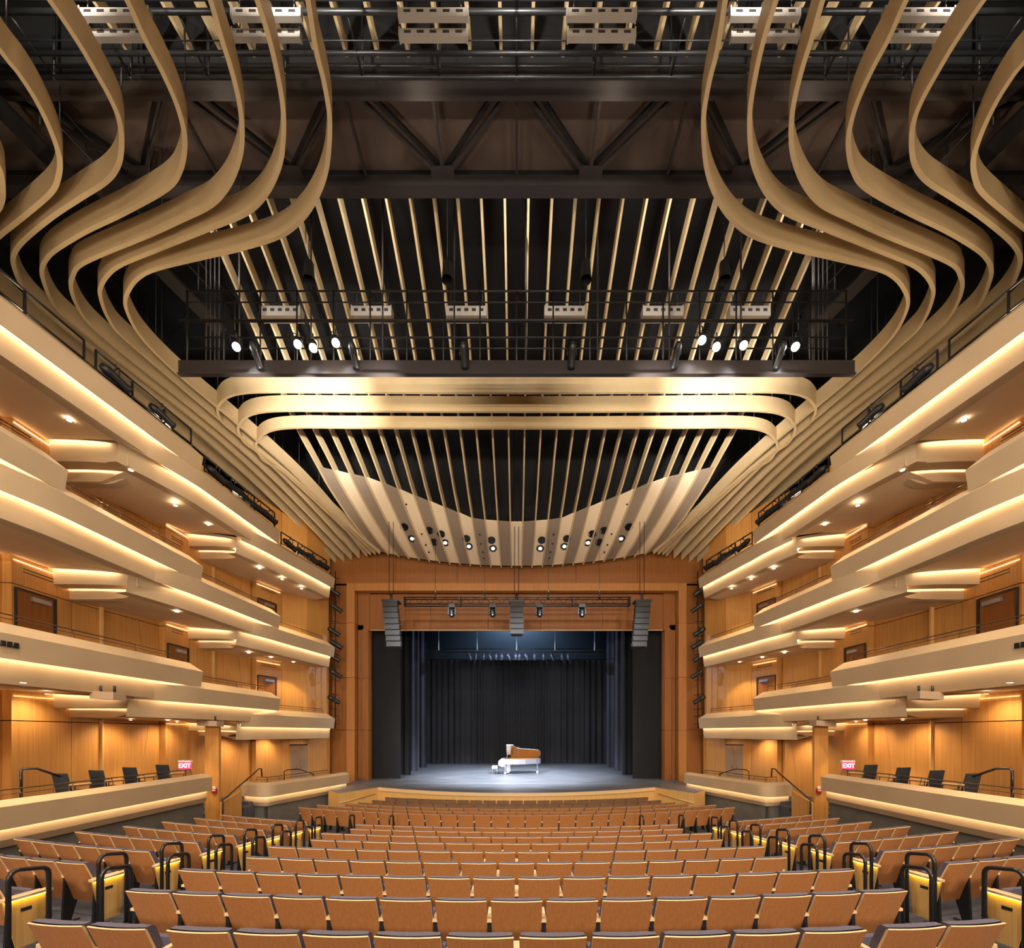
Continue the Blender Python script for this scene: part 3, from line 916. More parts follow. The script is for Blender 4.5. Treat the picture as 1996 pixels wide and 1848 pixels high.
for s, side in SIDES:
    for i in range(1, 9):
        D = ROWD[i]; R = RC - D
        y = RC - math.sqrt(R * R - 5.75 ** 2)
        loop_rail(s * 5.66, y - .12, 'black looped aisle rail at the inner end of row %s, %s side block' % (ORD[i], side), 1.03)
    for i in (2, 3, 4, 5, 6, 7):
        D = ROWD[i]; R = RC - D
        y = RC - math.sqrt(R * R - 5.22 ** 2)
        loop_rail(s * 5.24, y - .42, 'black looped rail standing in the %s aisle beside row %s of the centre block' % (side, ORD[i + 1]), 0.93, 0.42)
    for i, xx in enumerate((3.95, 5.2)):
        loop_rail(s * xx, 13.55, 'black looped rail at the cross aisle, %s side, %s position' % (side, ['inner', 'outer'][i]))

# ------------------------------------------------------------------ ceiling ribbons
def zc(D):
    return 13.4 if D < 14 else 13.4 - 3.45 * ((D - 14) / 10.6) ** 1.4
def proj(px, py):
    u = (px - CX) / FPX; v = (CY - py) / FPX
    lo, hi = 3.0, 27.0
    for _ in range(50):
        md = (lo + hi) / 2
        if zc(md) / md > v: lo = md
        else: hi = md
    return Vector((u * lo, lo, zc(lo)))
RIB = {
 1: [(585, -90), (600, 0), (616, 98), (631, 158), (642, 224), (642, 281), (635, 337), (617, 386), (589, 428), (547, 461), (470, 486), (396, 503), (302, 526), (267, 545), (249, 570), (244, 590), (248.5, 610), (260.6, 636), (279, 664.5), (306, 695), (344, 728), (374, 757), (424, 793), (466.7, 830.5), (505, 865), (549, 899.5), (602, 947), (651, 1003), (690, 1053), (715, 1084.5)],
 2: [(470, -95), (501, 0), (526, 81), (542, 151), (552, 217), (552, 277), (544, 326), (519, 379), (480, 417), (403, 449), (316, 484), (238, 516), (210, 537), (196, 561), (195.5, 578.5), (204, 606.6), (218, 633), (235, 655), (276, 690), (321, 728), (382, 780), (400, 797), (459.5, 843.6), (519, 893.6), (590.5, 966), (638, 1022), (700, 1088.4)],
 3: [(375, -95), (410, 0), (430, 70), (452, 140), (468, 210), (472, 274), (463, 323), (442, 368), (410, 402), (358, 428), (291, 459), (196, 498), (154, 519), (142, 538), (138, 557), (145, 585.5), (166, 622), (205, 662), (260.6, 708.5), (321, 754), (400, 816), (483, 883), (555, 952), (612, 1015), (685, 1091.7)],
 4: [(195, -90), (247, 0), (281, 74), (316, 140), (344, 203), (358, 253), (360, 291), (351, 333), (326, 368), (246, 414), (168, 452), (109, 487.5), (88, 509), (81.6, 528), (84.4, 547.5), (98.5, 584), (121, 614), (169, 655), (211, 690), (270, 736), (351.5, 796), (400, 834), (471, 892), (543, 962), (600, 1022), (670, 1095.6)],
 5: [(25, -90), (96, 0), (151, 81), (186, 140), (217, 196), (233, 238), (237, 284), (230, 323), (207, 354), (158, 386), (105, 421), (53, 463), (31.5, 487.5), (25, 508), (31, 533.5), (45, 563), (75, 598), (141, 654), (210, 708), (300, 776), (400, 853), (495, 934), (590, 1032), (656, 1099.5)],
 6: [(-110, -60), (0, 98), (38.6, 147), (74, 203), (102, 263), (116, 309), (114, 344), (100, 375), (53, 417), (0, 459.5), (-35, 492), (-42, 512), (-30, 535), (0, 568), (56, 620), (141, 684), (230, 750), (330, 826), (430, 908), (530, 1000), (643, 1103)],
 7: [(-250, -40), (-120, 130), (-60, 230), (-10, 310), (4, 352), (0, 403), (-45, 452), (-100, 500), (-106, 522), (-90, 552), (-40, 600), (30, 655), (140, 738), (260, 828), (380, 922), (500, 1022), (600, 1095)],
}
def relax(P, ymin=640, n=60):
    P = [Vector(p) for p in P]
    for _ in range(n):
        Q = [p.copy() for p in P]
        for k in range(1, len(P) - 1):
            if P[k].y > ymin:
                w_ = min(1.0, (P[k].y - ymin) / 60) * .5
                Q[k] = P[k] * (1 - w_) + (P[k - 1] + P[k + 1]) * (.5 * w_)
        P = Q
    return P
def ribbon(pts3, h, th, s, name, label, m=RIBBON, grp='ceiling ribbons', hang=True):
    P = [Vector((p.x * (1 if s < 0 else -1), p.y, p.z)) for p in pts3]
    R = []
    for k, p in enumerate(P):
        a = P[max(0, k - 1)]; c = P[min(len(P) - 1, k + 1)]
        t = Vector((c.x - a.x, c.y - a.y)); t.normalize()
        n = Vector((t.y, -t.x)) * (th / 2)
        q0 = W(p.x + n.x, p.y + n.y, p.z); q1 = W(p.x - n.x, p.y - n.y, p.z)
        up = Vector((0, 0, h))
        R.append([q0, q0 + up, q1 + up, q1])
    o = empty(name, W(P[len(P) // 2].x, P[len(P) // 2].y, P[len(P) // 2].z), label, 'ceiling ribbon', grp)
    mm = MB(); mm.strips(R); mm.build('band', m, o)
    if hang:
        for k in range(6, len(P) - 4, 22):
            p = P[k]
            MB().tube([W(p.x, p.y, p.z + h - 0.02), W(p.x, p.y, min(18.5, p.z + h + 3.2))], 0.015, 5).build('hanger_rod', STEEL, o)
    return o
RNAME = ['', 'innermost', 'second', 'third', 'fourth', 'fifth', 'sixth', 'outermost']
for k, pts in RIB.items():
    p2 = relax(catmull([(a, b, 0) for a, b in pts], 5))
    p3 = [proj(p.x, p.y) for p in p2]
    for s, side in SIDES:
        ribbon(p3, 0.60, 0.095, s, 'ceiling_ribbon', 'tan hanging ceiling band sweeping down the %s side, %s of the nested bands' % (side, RNAME[k]))
# front rings: full symmetric loops
def ring_pts(corner, ybot, endp, r, ctr):
    """left half in pixels -> 3D"""
    pl = [(1007, ybot), (900, ybot - .2), (780, ybot - .8), (650, ybot - 1.6), (corner + 95, ybot - 2), (corner + 45, ybot + 1), (corner + 18, ybot + 9), (corner + 5, ybot + 21), (corner, ybot + 34),
          (corner + 6, ybot + 50), (corner + 22, ybot + 70)] + ctr + [endp]
    return pl
RINGS = [(424, 767, [(492, 868), (546, 912), (606, 970), (666, 1024)], (722, 1082), 0.68), (464, 803.5, [(534, 898), (588, 942), (648, 1003), (696, 1050)], (731, 1081), 0.60), (499, 836, [(566, 922), (622, 972), (678, 1028), (714, 1060)], (740, 1080), 0.48)]
for k, (cx_, yb_, ctr, en, h) in enumerate(RINGS):
    px = ring_pts(cx_, yb_, en, 0, ctr)
    p2 = relax(catmull([(a, b, 0) for a, b in px], 5), yb_ + 60)
    p3 = [proj(p.x, p.y) for p in p2]
    full = [Vector((-p.x, p.y, p.z)) for p in p3[::-1]][:-1] + p3
    ribbon(full, h, 0.095, -1, 'ceiling_ring', 'bright cream ceiling band crossing the hall, %s of three stacked curved fronts' % ['top', 'middle', 'lowest'][k], grp='curved ceiling fronts')

# ------------------------------------------------------------------ ceiling fins and reflector panel
NF = 14
def fin_s(D): return interp(D, [(0, .722), (19.4, .722), (21.0, .685), (22.8, .625), (24.55, .5765)])
ZF = [(0, 15.5), (9.3, 15.6), (10.55, 15.9), (12.6, 16.4), (13.3, 16.25), (15.2, 15.45), (17, 14.6), (19.4, 13.45), (20.4, 12.7), (21.5, 11.75), (22.6, 10.95), (23.6, 10.45), (24.55, 10.15)]
def fin_z(D, q):
    """q = |index|/13.5 in 0..1"""
    z = interp(D, ZF)
    sag = max(0.0, (D - 19.4) / 5.15) ** 1.3 * 0.82
    return z - sag * (1 - q * q)
def fin_pt(i, D, dz=0.0):
    return W(i * fin_s(D), D, fin_z(D, min(1.1, abs(i) / 13.5)) + dz)
IDX = [k - 13.5 for k in range(28)]
for k, i in enumerate(IDX):
    for part, Ds, h in (('rear', frange(4.0, 10.5, 1.3), 0.34), ('front', frange(12.7, 24.55, 0.45), 0.44)):
        R = []
        for D in Ds:
            p = fin_pt(i, D)
            t = 0.035
            R.append([p + Vector((-t, 0, 0)), p + Vector((-t, 0, h)), p + Vector((t, 0, h)), p + Vector((t, 0, 0))])
        m = MB(); m.strips(R)
        m.build('ceiling_fin', RIBBON, label='slim tan ceiling fin running toward the stage, %s from left, %s bay' % (ORD[k + 1], 'rear' if part == 'rear' else 'stage-side'), cat='ceiling fin', group='ceiling fins')
rp = empty('sound_reflector', W(0, 23, 10), 'curved ceiling reflector of alternating paler and darker strips above the proscenium', 'ceiling panel')
def pstart(i):
    return interp(abs(i) / 13.5, [(0, 22.35), (.25, 22.25), (.5, 21.6), (.75, 20.95), (1, 20.62)])
STRIP_PALE = mat('reflector_paler', (0.80, 0.63, 0.42), 0.55)
for k in range(27):
    i0, i1 = IDX[k], IDX[k + 1]
    d0, d1 = pstart(i0), pstart(i1)
    R = []
    for t in frange(0, 1, 0.1):
        Da = d0 + (24.5 - d0) * t; Db = d1 + (24.5 - d1) * t
        a = fin_pt(i0, Da, .07) + Vector((.035, 0, 0)); c = fin_pt(i1, Db, .07) - Vector((.035, 0, 0))
        R.append([a, a + Vector((0, 0, .05)), c + Vector((0, 0, .05)), c])
    m = MB(); m.strips(R)
    m.build('reflector_strip', STRIP_PALE if k % 2 == 1 else STRIP_DARK, rp)  # paler and darker strip colours alternate
HOLES = [(788, 1027, 0), (803, 1050, 1), (837, 1034, 0), (846, 1057, 0), (860, 1041, 0), (868, 1058, 1), (909, 1050, 0), (914, 1065, 1), (958, 1053, 0), (961, 1069, 1)]
SMALL = [(792, 983), (801, 1016), (822, 1041), (830, 1062), (836, 1076), (935, 1042), (937, 1060), (941, 1076), (943, 1088)]
def on_panel(px, py, dz):
    u = (px - CX) / FPX; v = (CY - py) / FPX
    lo, hi = 19.5, 24.5
    for _ in range(40):
        md = (lo + hi) / 2
        i = u * md / fin_s(md)
        if (fin_z(md, min(1, abs(i) / 13.5)) + dz) / md > v: lo = md
        else: hi = md
    return W(u * lo, lo, fin_z(lo, min(1, abs(u * lo / fin_s(lo)) / 13.5)) + dz)
for s, side in SIDES:
    for k, (px, py, lit) in enumerate(HOLES):
        pxx = px if s < 0 else 2 * CX - px
        p = on_panel(pxx, py, .062)
        q = on_panel(pxx, py - 6, .062)
        sl = (p - q); nrm = Vector((0, sl.z, -sl.y)).normalized()
        if nrm.z > 0: nrm = -nrm
        o = empty('reflector_downlight', p, '%s round opening in the ceiling reflector, %s from the outer %s end' % ('lit' if lit else 'dark', ORD[k + 1], side), 'downlight', 'reflector openings')
        MB().disc(p, nrm, 0.20, 18).build('opening', LENS_DARK, o)
        MB().disc(p + nrm * .006, nrm, 0.215, 18, 0.185).build('trim_ring', BLACK if not lit else STEEL, o)
        if lit:
            c = p + nrm * .014
            MB().disc(c, nrm, 0.085, 14).build('lens', LAMPW, o)
            lamp('reflector_lamp', 'SPOT', p + nrm * .12, (p.x * 0.9, 23.0, EYE + SZ), 120, (1.0, 0.86, 0.66), 0.08, 60, 0.6, o)
    for k, (px, py) in enumerate(SMALL):
        pxx = px if s < 0 else 2 * CX - px
        p = on_panel(pxx, py, .06)
        m = MB(); m.tube([p, p + Vector((0, -.012, -.02))], 0.05, 10)
        m.build('sprinkler_port', BLACK, label='small dark port in the ceiling reflector, %s from the outer %s end' % (ORD[k + 1], side), cat='port', group='small reflector ports')

# ------------------------------------------------------------------ structural bay above the truss gap
bay = empty('ceiling_truss', W(0, 11.6, 15.4), 'dark steel truss bay with W-shaped bracing crossing the ceiling', 'truss')
BZ = 15.4
m = MB(); m.box(-16, 16, 10.25, 10.62, EYE + BZ, EYE + BZ + .34); m.build('near_chord', STEEL, bay)
m = MB(); m.box(-16, 16, 10.20, 10.30, EYE + BZ + .30, EYE + BZ + 1.6); m.build('near_web', DARK, bay)
m = MB(); m.box(-16, 16, 12.25, 12.55, EYE + BZ, EYE + BZ + .3); m.build('far_chord', STEEL, bay)
m = MB(); m.box(-16, 16, 12.5, 12.58, EYE + BZ + .2, EYE + BZ + .9); m.build('far_web', DARK, bay)
m = MB(); m.face([W(-16, 10.3, BZ + .75), W(16, 10.3, BZ + .75), W(16, 12.5, BZ + .75), W(-16, 12.5, BZ + .75)]); m.build('soffit_panel', BROWNC, bay)
vx = [-14.7, -10.5, -6.35, -4.25, -2.1, 0, 2.1, 4.25, 6.35, 10.5, 14.7]
for x in (-12.7, -8.4, -4.22, -2.06, 0.0, 2.06, 4.22, 8.4, 12.7):
    MB().beam(W(x, 10.6, BZ + .25), W(x, 12.3, BZ + .25), .07, .10).build('cross_strut', STEEL, bay)
for xa, xb in ((-12.6, -10.6), (-8.5, -10.4), (-8.3, -6.4), (-4.3, -6.2), (-4.05, -2.2), (-.15, -1.9), (.15, 1.9), (4.05, 2.2), (4.3, 6.2), (8.3, 6.4), (8.5, 10.4), (12.6, 10.6)):
    for off in (0, .16):
        sg = 1 if xb > xa else -1
        MB().beam(W(xa + sg * off * 1.4, 10.62, BZ + .30 + off), W(xb + sg * off * .6, 12.2, BZ + .30 + off), .075, .10).build('diagonal_brace', BLACK if off else STEEL, bay)
for x in (-10.5, -6.3, -2.06, 2.06, 6.3, 10.5):
    MB().box(x - .32, x + .32, 12.0, 12.25, EYE + BZ + .2, EYE + BZ + .24).build('gusset_plate', STEEL, bay)

# ------------------------------------------------------------------ rear lighting rig (top of frame)
rig = empty('lighting_rig', W(0, 9.3, 14.6), 'black pipe lighting rig hung across the rear ceiling', 'lighting rig')
for (d, z, r) in ((9.0, 14.9, .05), (9.55, 14.9, .045), (9.9, 14.9, .045), (9.9, 15.15, .03), (9.0, 15.15, .025), (8.6, 14.6, .03), (9.25, 14.7, .012)):
    MB().tube([W(-14, d, z), W(14, d, z)], r, 6).build('pipe', BLACK, rig)
for k in range(-8, 9):
    x = k * 1.75
    MB().tube([W(x, 9.9, 14.85), W(x, 9.9, 17.5)], .03, 6).build('hanger', BLACK, rig)
    MB().tube([W(x, 9.0, 14.9), W(x, 9.9, 14.9)], .025, 6).build('cross_pipe', BLACK, rig)
    MB().tube([W(x, 8.6, 14.6), W(x, 8.6, 17.5)], .025, 6).build('hanger', BLACK, rig)
def slot_box(x, d, z, wd, ht, dp, label, tilt=0.0):
    o = empty('slotted_fixture', W(x, d, z), label, 'fixture', 'pale slotted ceiling fixtures')
    MB().box(x - wd / 2, x + wd / 2, d - dp / 2, d + dp / 2, EYE + z, EYE + z + ht).build('housing', GREYW, o)
    for k in range(5):
        a = x - wd * .38 + k * wd * .19
        MB().box(a - wd * .05, a + wd * .05, d - dp / 2 - .006, d - dp / 2, EYE + z + ht * .45, EYE + z + ht * .75).build('slot', STEEL, o)
    for sx in (-1, 1):
        MB().box(x + sx * wd / 2 - .015, x + sx * wd / 2 + .015, d - dp / 2 - .01, d + dp / 2 + .01, EYE + z - .01, EYE + z + ht + .03).build('end_plate', GREYW, o)
        MB().tube([W(x + sx * wd * .4, d, z + ht), W(x + sx * wd * .4, d, z + ht + 1.6)], .012, 5).build('hanger', BLACK, o)
    return o
for k, px in enumerate((225, 520, 845, 1172, 1490, 1790)):
    for j, (yy, dd) in enumerate(((38, 8.75), (78, 8.95))):
        z = (CY - yy) / FPX * dd
        slot_box((px - CX) / FPX * dd, dd, z, 1.38, .17, .09, 'pale slotted fixture in the rear rig, %s from left, %s of the pair' % (ORD[k + 1], ['upper', 'lower'][j]))
for k, px in enumerate((550, 726, 910, 1100, 1290, 1458)):
    dd = 15.3
    slot_box((px - CX) / FPX * dd, dd, (CY - 623) / FPX * dd, 1.38, .34, .3, 'pale slotted fixture above the front catwalk, %s from left' % ORD[k + 1])

# ------------------------------------------------------------------ front-of-house catwalk
cw = empty('catwalk', W(0, 14.2, 11.7), 'black steel lighting catwalk with railings crossing below the ceiling fins', 'catwalk')
MB().box(-10.6, 10.6, 13.72, 14.02, EYE + 11.60, EYE + 11.66).build('deck', BLACK, cw)
MB().box(-10.6, 10.6, 13.66, 13.72, EYE + 11.27, EYE + 11.70).build('toe_board', STEEL, cw)
MB().box(-10.6, 10.6, 13.60, 13.74, EYE + 11.23, EYE + 11.27).build('bottom_flange', STEEL, cw)
for (d, z, r) in ((13.7, 13.9, .028), (13.7, 13.55, .02), (13.7, 12.95, .03), (13.7, 12.45, .022), (14.0, 13.25, .028), (14.0, 12.7, .02), (13.45, 12.75, .03), (13.7, 12.1, .02)):
    MB().tube([W(-10.4, d, z), W(10.4, d, z)], r, 6).build('rail', BLACK, cw)
for k in range(-9, 10):
    x = k * 1.15
    MB().tube([W(x, 13.7, 11.5), W(x, 13.7, 13.9)], .026, 6).build('post', BLACK, cw)
    if k % 2 == 0:
        MB().tube([W(x + .3, 14.0, 11.62), W(x + .3, 14.0, 18.5)], .03, 6).build('suspension_post', STEEL, cw)
for s in (-1, 1):
    for q in range(4):
        MB().tube([W(s * (9.55 + .14 * q), 14.0, 11.66), W(s * (9.55 + .14 * q), 14.0, 18.5)], .022, 6).build('riser_pipe', STEEL, cw)
# side catwalks running to the stage behind the ribbons
for s, side in SIDES:
    sc_ = empty('side_catwalk', W(s * 11.2, 11.5, 13.9), 'dark side catwalk with rails above the ribbons, %s side' % side, 'catwalk')
    MB().beam(W(s * 12.6, 9.5, 15.0), W(s * 10.4, 15.4, 14.2), .5, .08).build('deck', BLACK, sc_)
    for dz in (.5, 1.0):
        MB().tube([W(s * 12.1, 9.5, 15.05 + dz), W(s * 9.95, 15.4, 14.25 + dz)], .025, 6).build('rail', BLACK, sc_)
    for t in (0, .2, .4, .6, .8, 1):
        x = 12.1 + (9.95 - 12.1) * t; d = 9.5 + 5.9 * t; z = 15.05 - .8 * t
        MB().tube([W(s * x, d, z), W(s * x, d, z + 1.0)], .022, 6).build('post', BLACK, sc_)

def spotlight(p, aim, label, grp, scale=1.0, lit=None, parts=True):
    """theatre spotlight: yoke, barrel, lens; p = hang point, aim = direction"""
    o = empty('stage_spotlight', p, label, 'spotlight', grp)
    a = Vector(aim).normalized()
    c = p + Vector((0, 0, -.30 * scale))
    m = MB(); m.tube([c - a * .30 * scale, c - a * .18 * scale, c - a * .1 * scale, c + a * .22 * scale, c + a * .28 * scale], [.06 * scale, .11 * scale, .10 * scale, .095 * scale, .115 * scale], 10)
    m.build('barrel', BLACK, o)
    sd = a.cross(Vector((0, 0, 1)))
    if sd.length < .1: sd = Vector((1, 0, 0))
    sd.normalize()
    m = MB(); m.tube([c + sd * .13 * scale, c + sd * .13 * scale + Vector((0, 0, .2 * scale)), c - sd * .13 * scale + Vector((0, 0, .2 * scale)), c - sd * .13 * scale], .014 * scale, 5)
    m.build('yoke', BLACK, o)
    MB().tube([c + Vector((0, 0, .2 * scale)), p + Vector((0, 0, .02))], .02 * scale, 6).build('clamp', STEEL, o)
    MB().disc(c + a * .283 * scale, a, .095 * scale, 12).build('lens', LAMPC if lit else LENS_DARK, o)
    return o, c + a * .3 * scale
FOH = [(460, 668), (580, 663), (610, 670), (654, 660), (1369, 655), (1397, 668), (1450, 665), (1551, 668)]
for k, (px, py) in enumerate(FOH):
    p = ray(px, py - 18, 13.4)
    o, c = spotlight(p, (-p.x * .05, -0.62, -.78), 'lit black spotlight on the front catwalk, %s from left' % ORD[k + 1], 'lit catwalk spotlights', 1.15, True)
    # beam to the stage centre
    lamp('stage_beam', 'SPOT', Vector((c.x, 13.75, EYE + 11.12)), (-1.5 + 0.8 * (k % 4), 27.6, EYE + SZ), STAGE_W, (0.80, 0.88, 1.0), 0.1, 38, 1.0, o)
for k, px in enumerate((500, 690, 905, 1115, 1318, 1520)):
    p = ray(px, 672, 13.45)
    spotlight(p, (0, .75, -.65), 'unlit black spotlight on the front catwalk, %s from left' % ORD[k + 1], 'unlit catwalk spotlights', 1.1, False)
# spots that graze the curved ceiling fronts
for s in (-1, 1):
    for xx, tx, pw in ((8.0, 9.0, .10), (4.0, 5.0, .22)):
        lamp('ring_beam', 'SPOT', W(s * xx, 13.2, 10.3), (s * tx, 17.0, EYE + 13.0), RING_W * pw, (1.0, 0.93, 0.82), 0.12, 100, 1.0, cw)

for s in (-1, 1):
    lamp('ring_spot', 'SPOT', W(s * 6.2, 13.25, 10.2), (s * 7.7, 17.0, EYE + 13.0), RING_W * .95, (1.0, 0.97, 0.95), 0.1, 64, 1.0, cw)
# added house lights (black cans) to brighten the seats; rear ones unseen
HL = [(-8.0, -3.5), (-2.8, -4), (2.8, -4), (8.0, -3.5), (-6.0, 12.6), (-2.0, 12.6), (2.0, 12.6), (6.0, 12.6), (-5.6, 3.5), (5.6, 3.5)]
for k, (x, d) in enumerate(HL):
    z = 10.2 if d < 0 else 13.1
    p = W(x, d, z)
    o = empty('added_house_light', p, 'added black can house light, %s of ten' % ORD[k + 1], 'house light', 'added house lights')
    m = MB(); m.tube([p + Vector((0, 0, .5)), p + Vector((0, 0, .05)), p], [.13, .16, .17], 12, cap=False); m.build('can', BLACK, o)
    MB().tube([p + Vector((0, 0, .5)), p + Vector((0, 0, 5.4))], .015, 5).build('hanger', BLACK, o)
    tgt = (x * 1.0, d - 5.0, EYE - 3) if d > 10 else (x * 1.0, 14.0, EYE + 1.0)
    lamp('added_house_lamp', 'SPOT', p + Vector((0, 0, .02)), tgt, HOUSE_W * (.5 if d > 10 else 1.0), (1.0, 0.89, 0.74), 0.16, 58 if d > 10 else 120, 0.8, o)
# added unseen lights behind the camera throw light forward and up onto the soffits and ceiling bands
for k, (x, z) in enumerate(((-9.5, 2.2), (-3.2, 2.0), (3.2, 2.0), (9.5, 2.2))):
    p = W(x, -4.5, z)
    o = empty('added_floodlight', p, 'added unseen floodlight behind the seating, %s from left' % ORD[k + 1], 'floodlight', 'added rear floodlights')
    MB().box(p.x - .25, p.x + .25, p.y - .3, p.y - .05, p.z - .15, p.z + .15).build('housing', BLACK, o)
    MB().box(p.x - .03, p.x + .03, p.y - .5, p.y - .3, p.z - .03, p.z + .03).build('wall_bracket', BLACK, o)
    lamp('added_flood_lamp', 'SPOT', p, (x * .9, 13.0, EYE + 7.0), LOW_W, (1.0, 0.88, 0.70), .3, 110, .8, o)
# added flood lamps under the catwalk brighten the inner faces of the side ribbons
for s in (-1, 1):
    for xx, d, ty in ((5.0, 13.2, 13.5), (5.0, 13.2, 18.5)):
        lamp('ribbon_wash', 'SPOT', W(s * xx, d, 11.0 if d > 10 else 13.0), (s * 12.5, ty, EYE + 12.9), RIB_W * (1.0 if ty < 15 else .3), (1.0, 0.82, 0.58), .2, 110, .8, cw)
# added uplights behind the top balcony parapets brighten the ribbons
for s, side in SIDES:
    for k, (y, z) in enumerate(((6.5, 9.6), (10.5, 9.6), (14.2, 9.6), (17.5, 9.05), (21.5, 8.4))):
        p = W(s * (fx(y, 3) + .9), y, z)
        o = empty('added_uplight', p, 'added black floodlight behind the top %s balcony parapet, %s from the rear' % (side, ORD[k + 1]), 'floodlight', 'added parapet uplights')
        MB().box(p.x - .15, p.x + .15, p.y - .12, p.y + .12, p.z - .2, p.z - .04).build('housing', BLACK, o)
        MB().box(p.x - .03, p.x + .03, p.y - .03, p.y + .03, p.z - .6, p.z - .2).build('bracket', BLACK, o)
        lamp('added_uplight_lamp', 'SPOT', p, p + Vector((-s * .9, .2, 3.4)), UP_W, (1.0, 0.80, 0.55), .15, 150, .6, o)
# added bare spots below the fins brighten them
for k, (d, z, ty, q) in enumerate(((7.6, 14.2, .3, 2.6), (13.0, 14.9, 1.2, 1.0))):
    for x in (-9, -4.5, 0, 4.5, 9):
        p = W(x, d, z)
        lamp('fin_wash', 'SPOT', p, p + Vector((0, ty, .8)), FIN_W * q, (1.0, 0.96, 0.88), .1, 150, .5, bay)

for x in (-7.5, -2.5, 2.5, 7.5):  # added spots to brighten the brown panel of the truss bay
    lamp('bay_wash', 'SPOT', W(x, 11.4, 14.0), W(x, 11.5, 16), 22, (1.0, 0.80, 0.62), .2, 140, .8, bay)

# ------------------------------------------------------------------ rail-mounted fixtures along the top balcony
for s, side in SIDES:
    for (a, c, nn) in ((9.0, 11.6, 'rear'), (11.9, 15.0, 'second'), (15.6, 19.6, 'third'), (20.0, 23.3, 'stage-end')):
        top = {'rear': 9.52, 'second': 9.52, 'third': 8.97, 'stage-end': 8.29}[nn]
        o = empty('lighting_rail', W(s * 11.3, a, top), 'black pipe lighting rail on the top %s balcony, %s length' % (side, nn), 'lighting rail', 'balcony lighting rails')
        X = lambda y: s * (fx(y, 3) + .42)
        h = .95
        MB().tube([W(X(a), a, top + h), W(X(c), c, top + h)], .032, 6).build('top_pipe', BLACK, o)
        MB().tube([W(X(a), a, top + .45), W(X(c), c, top + .45)], .022, 6).build('lower_pipe', BLACK, o)
        for y in frange(a, c, 1.35):
            MB().tube([W(X(y), y, top - .3), W(X(y), y, top + h)], .03, 6).build('post', BLACK, o)
        if nn != 'rear':
            for j, y in enumerate(frange(a + .5, c - .4, 0.85)):
                if nn == 'second' and j % 2: continue
                spotlight(W(X(y) - s * .05, y, top + h), (-s * .35, .9, -.35 + .2 * (j % 2)), 'black spotlight on the top %s balcony rail, %s length, %s from the rear' % (side, nn, ORD[j + 1]), 'balcony rail spotlights', 1.25)
    # lighting ladder beside the proscenium
    o = empty('lighting_ladder', W(s * 10.0, 23.9, -.5), 'tall black lighting ladder beside the proscenium, %s side' % side, 'lighting ladder')
    for dx, d in ((10.35, 24.1), (9.93, 23.9)):
        MB().tube([W(s * dx, d, .25), W(s * dx, d, 8.9)], .028, 6).build('upright', BLACK, o)
    for z in frange(.6, 8.6, 0.8):
        MB().tube([W(s * 10.35, 24.1, z), W(s * 9.7, 23.8, z - .1)], .02, 6).build('rung', BLACK, o)
    for z in (1.0, 4.5, 8.0): MB().tube([W(s * 10.2, 24.0, z), W(s * 10.2, 25.0, z)], .02, 6).build('wall_bracket', BLACK, o)
    for j, z in enumerate((8.1, 7.2, 5.9, 5.2, 4.5, 3.6, 2.2)):
        spotlight(W(s * (9.95 - .12 * (j % 2)), 23.75, z), (-s * .75, .45, -.5), 'black spotlight on the %s lighting ladder, %s from the top' % (side, ORD[j + 1]), 'ladder spotlights', 1.2)

# ------------------------------------------------------------------ flown sound and truss in front of the proscenium
def line_array(xc, ztop, n, label, tilt0, wbox=.78, hb=.285):
    o = empty('line_array', W(xc, 22.5, ztop), label, 'loudspeaker', 'line array loudspeakers')
    y = 22.5; z = ztop; an = 0.0; x = xc
    for k in range(n):
        an = math.radians(1 + 1.6 * k)
        dy = .02 * k * (1 + k * .12)
        x = xc + tilt0 * k
        yy = 22.5 + dy
        c = MB()
        zt, zb = z, z - hb + .012
        c.hexa([W(x - wbox / 2 + .03, yy - .25, zb), W(x + wbox / 2 - .03, yy - .25, zb), W(x + wbox / 2 - .09, yy + .3, zb), W(x - wbox / 2 + .09, yy + .3, zb),
                W(x - wbox / 2, yy - .27, zt), W(x + wbox / 2, yy - .27, zt), W(x + wbox / 2 - .06, yy + .3, zt), W(x - wbox / 2 + .06, yy + .3, zt)])
        ca = c.build('cabinet', mat('speaker_black', (0.02, 0.018, 0.016), 0.6), o)
        MB().box(x - wbox / 2 + .05, x + wbox / 2 - .05, yy - .29, yy - .27, EYE + zb + .02, EYE + zt - .02).build('grille', mat('grille_black', (0.03, 0.026, 0.022), 0.7), ca)
        for sx in (-1, 1):
            MB().box(x + sx * wbox / 2 - .012, x + sx * wbox / 2 + .012, yy - .2, yy - .1, EYE + zb + .05, EYE + zb + .12).build('link_plate', STEEL, ca)
        z -= hb
    MB().box(xc - wbox / 2 - .03, xc + wbox / 2 + .03, 22.2, 22.85, EYE + ztop, EYE + ztop + .09).build('fly_frame', BLACK, o)
    MB().tube([W(xc, 22.5, ztop + .09), W(xc, 22.5, ztop + .45)], .07, 8).build('chain_motor', BLACK, o)
    for sx in (-.11, .11):
        MB().tube([W(xc + sx, 22.5, ztop + .4), W(xc + sx, 22.5, 18.6)], .018, 5).build('cable', BLACK, o)
    return o
line_array(-6.47, 6.75, 8, 'tall black line array speaker hanging at the left of the proscenium', .018)
line_array(6.47, 6.75, 8, 'tall black line array speaker hanging at the right of the proscenium', -.018)
line_array(0.0, 6.72, 6, 'shorter black centre line array speaker hanging below the truss', 0.0, .72, .27)
tr = empty('lighting_truss', W(0, 22.7, 6.8), 'dark box truss spanning the proscenium with moving lights', 'truss')
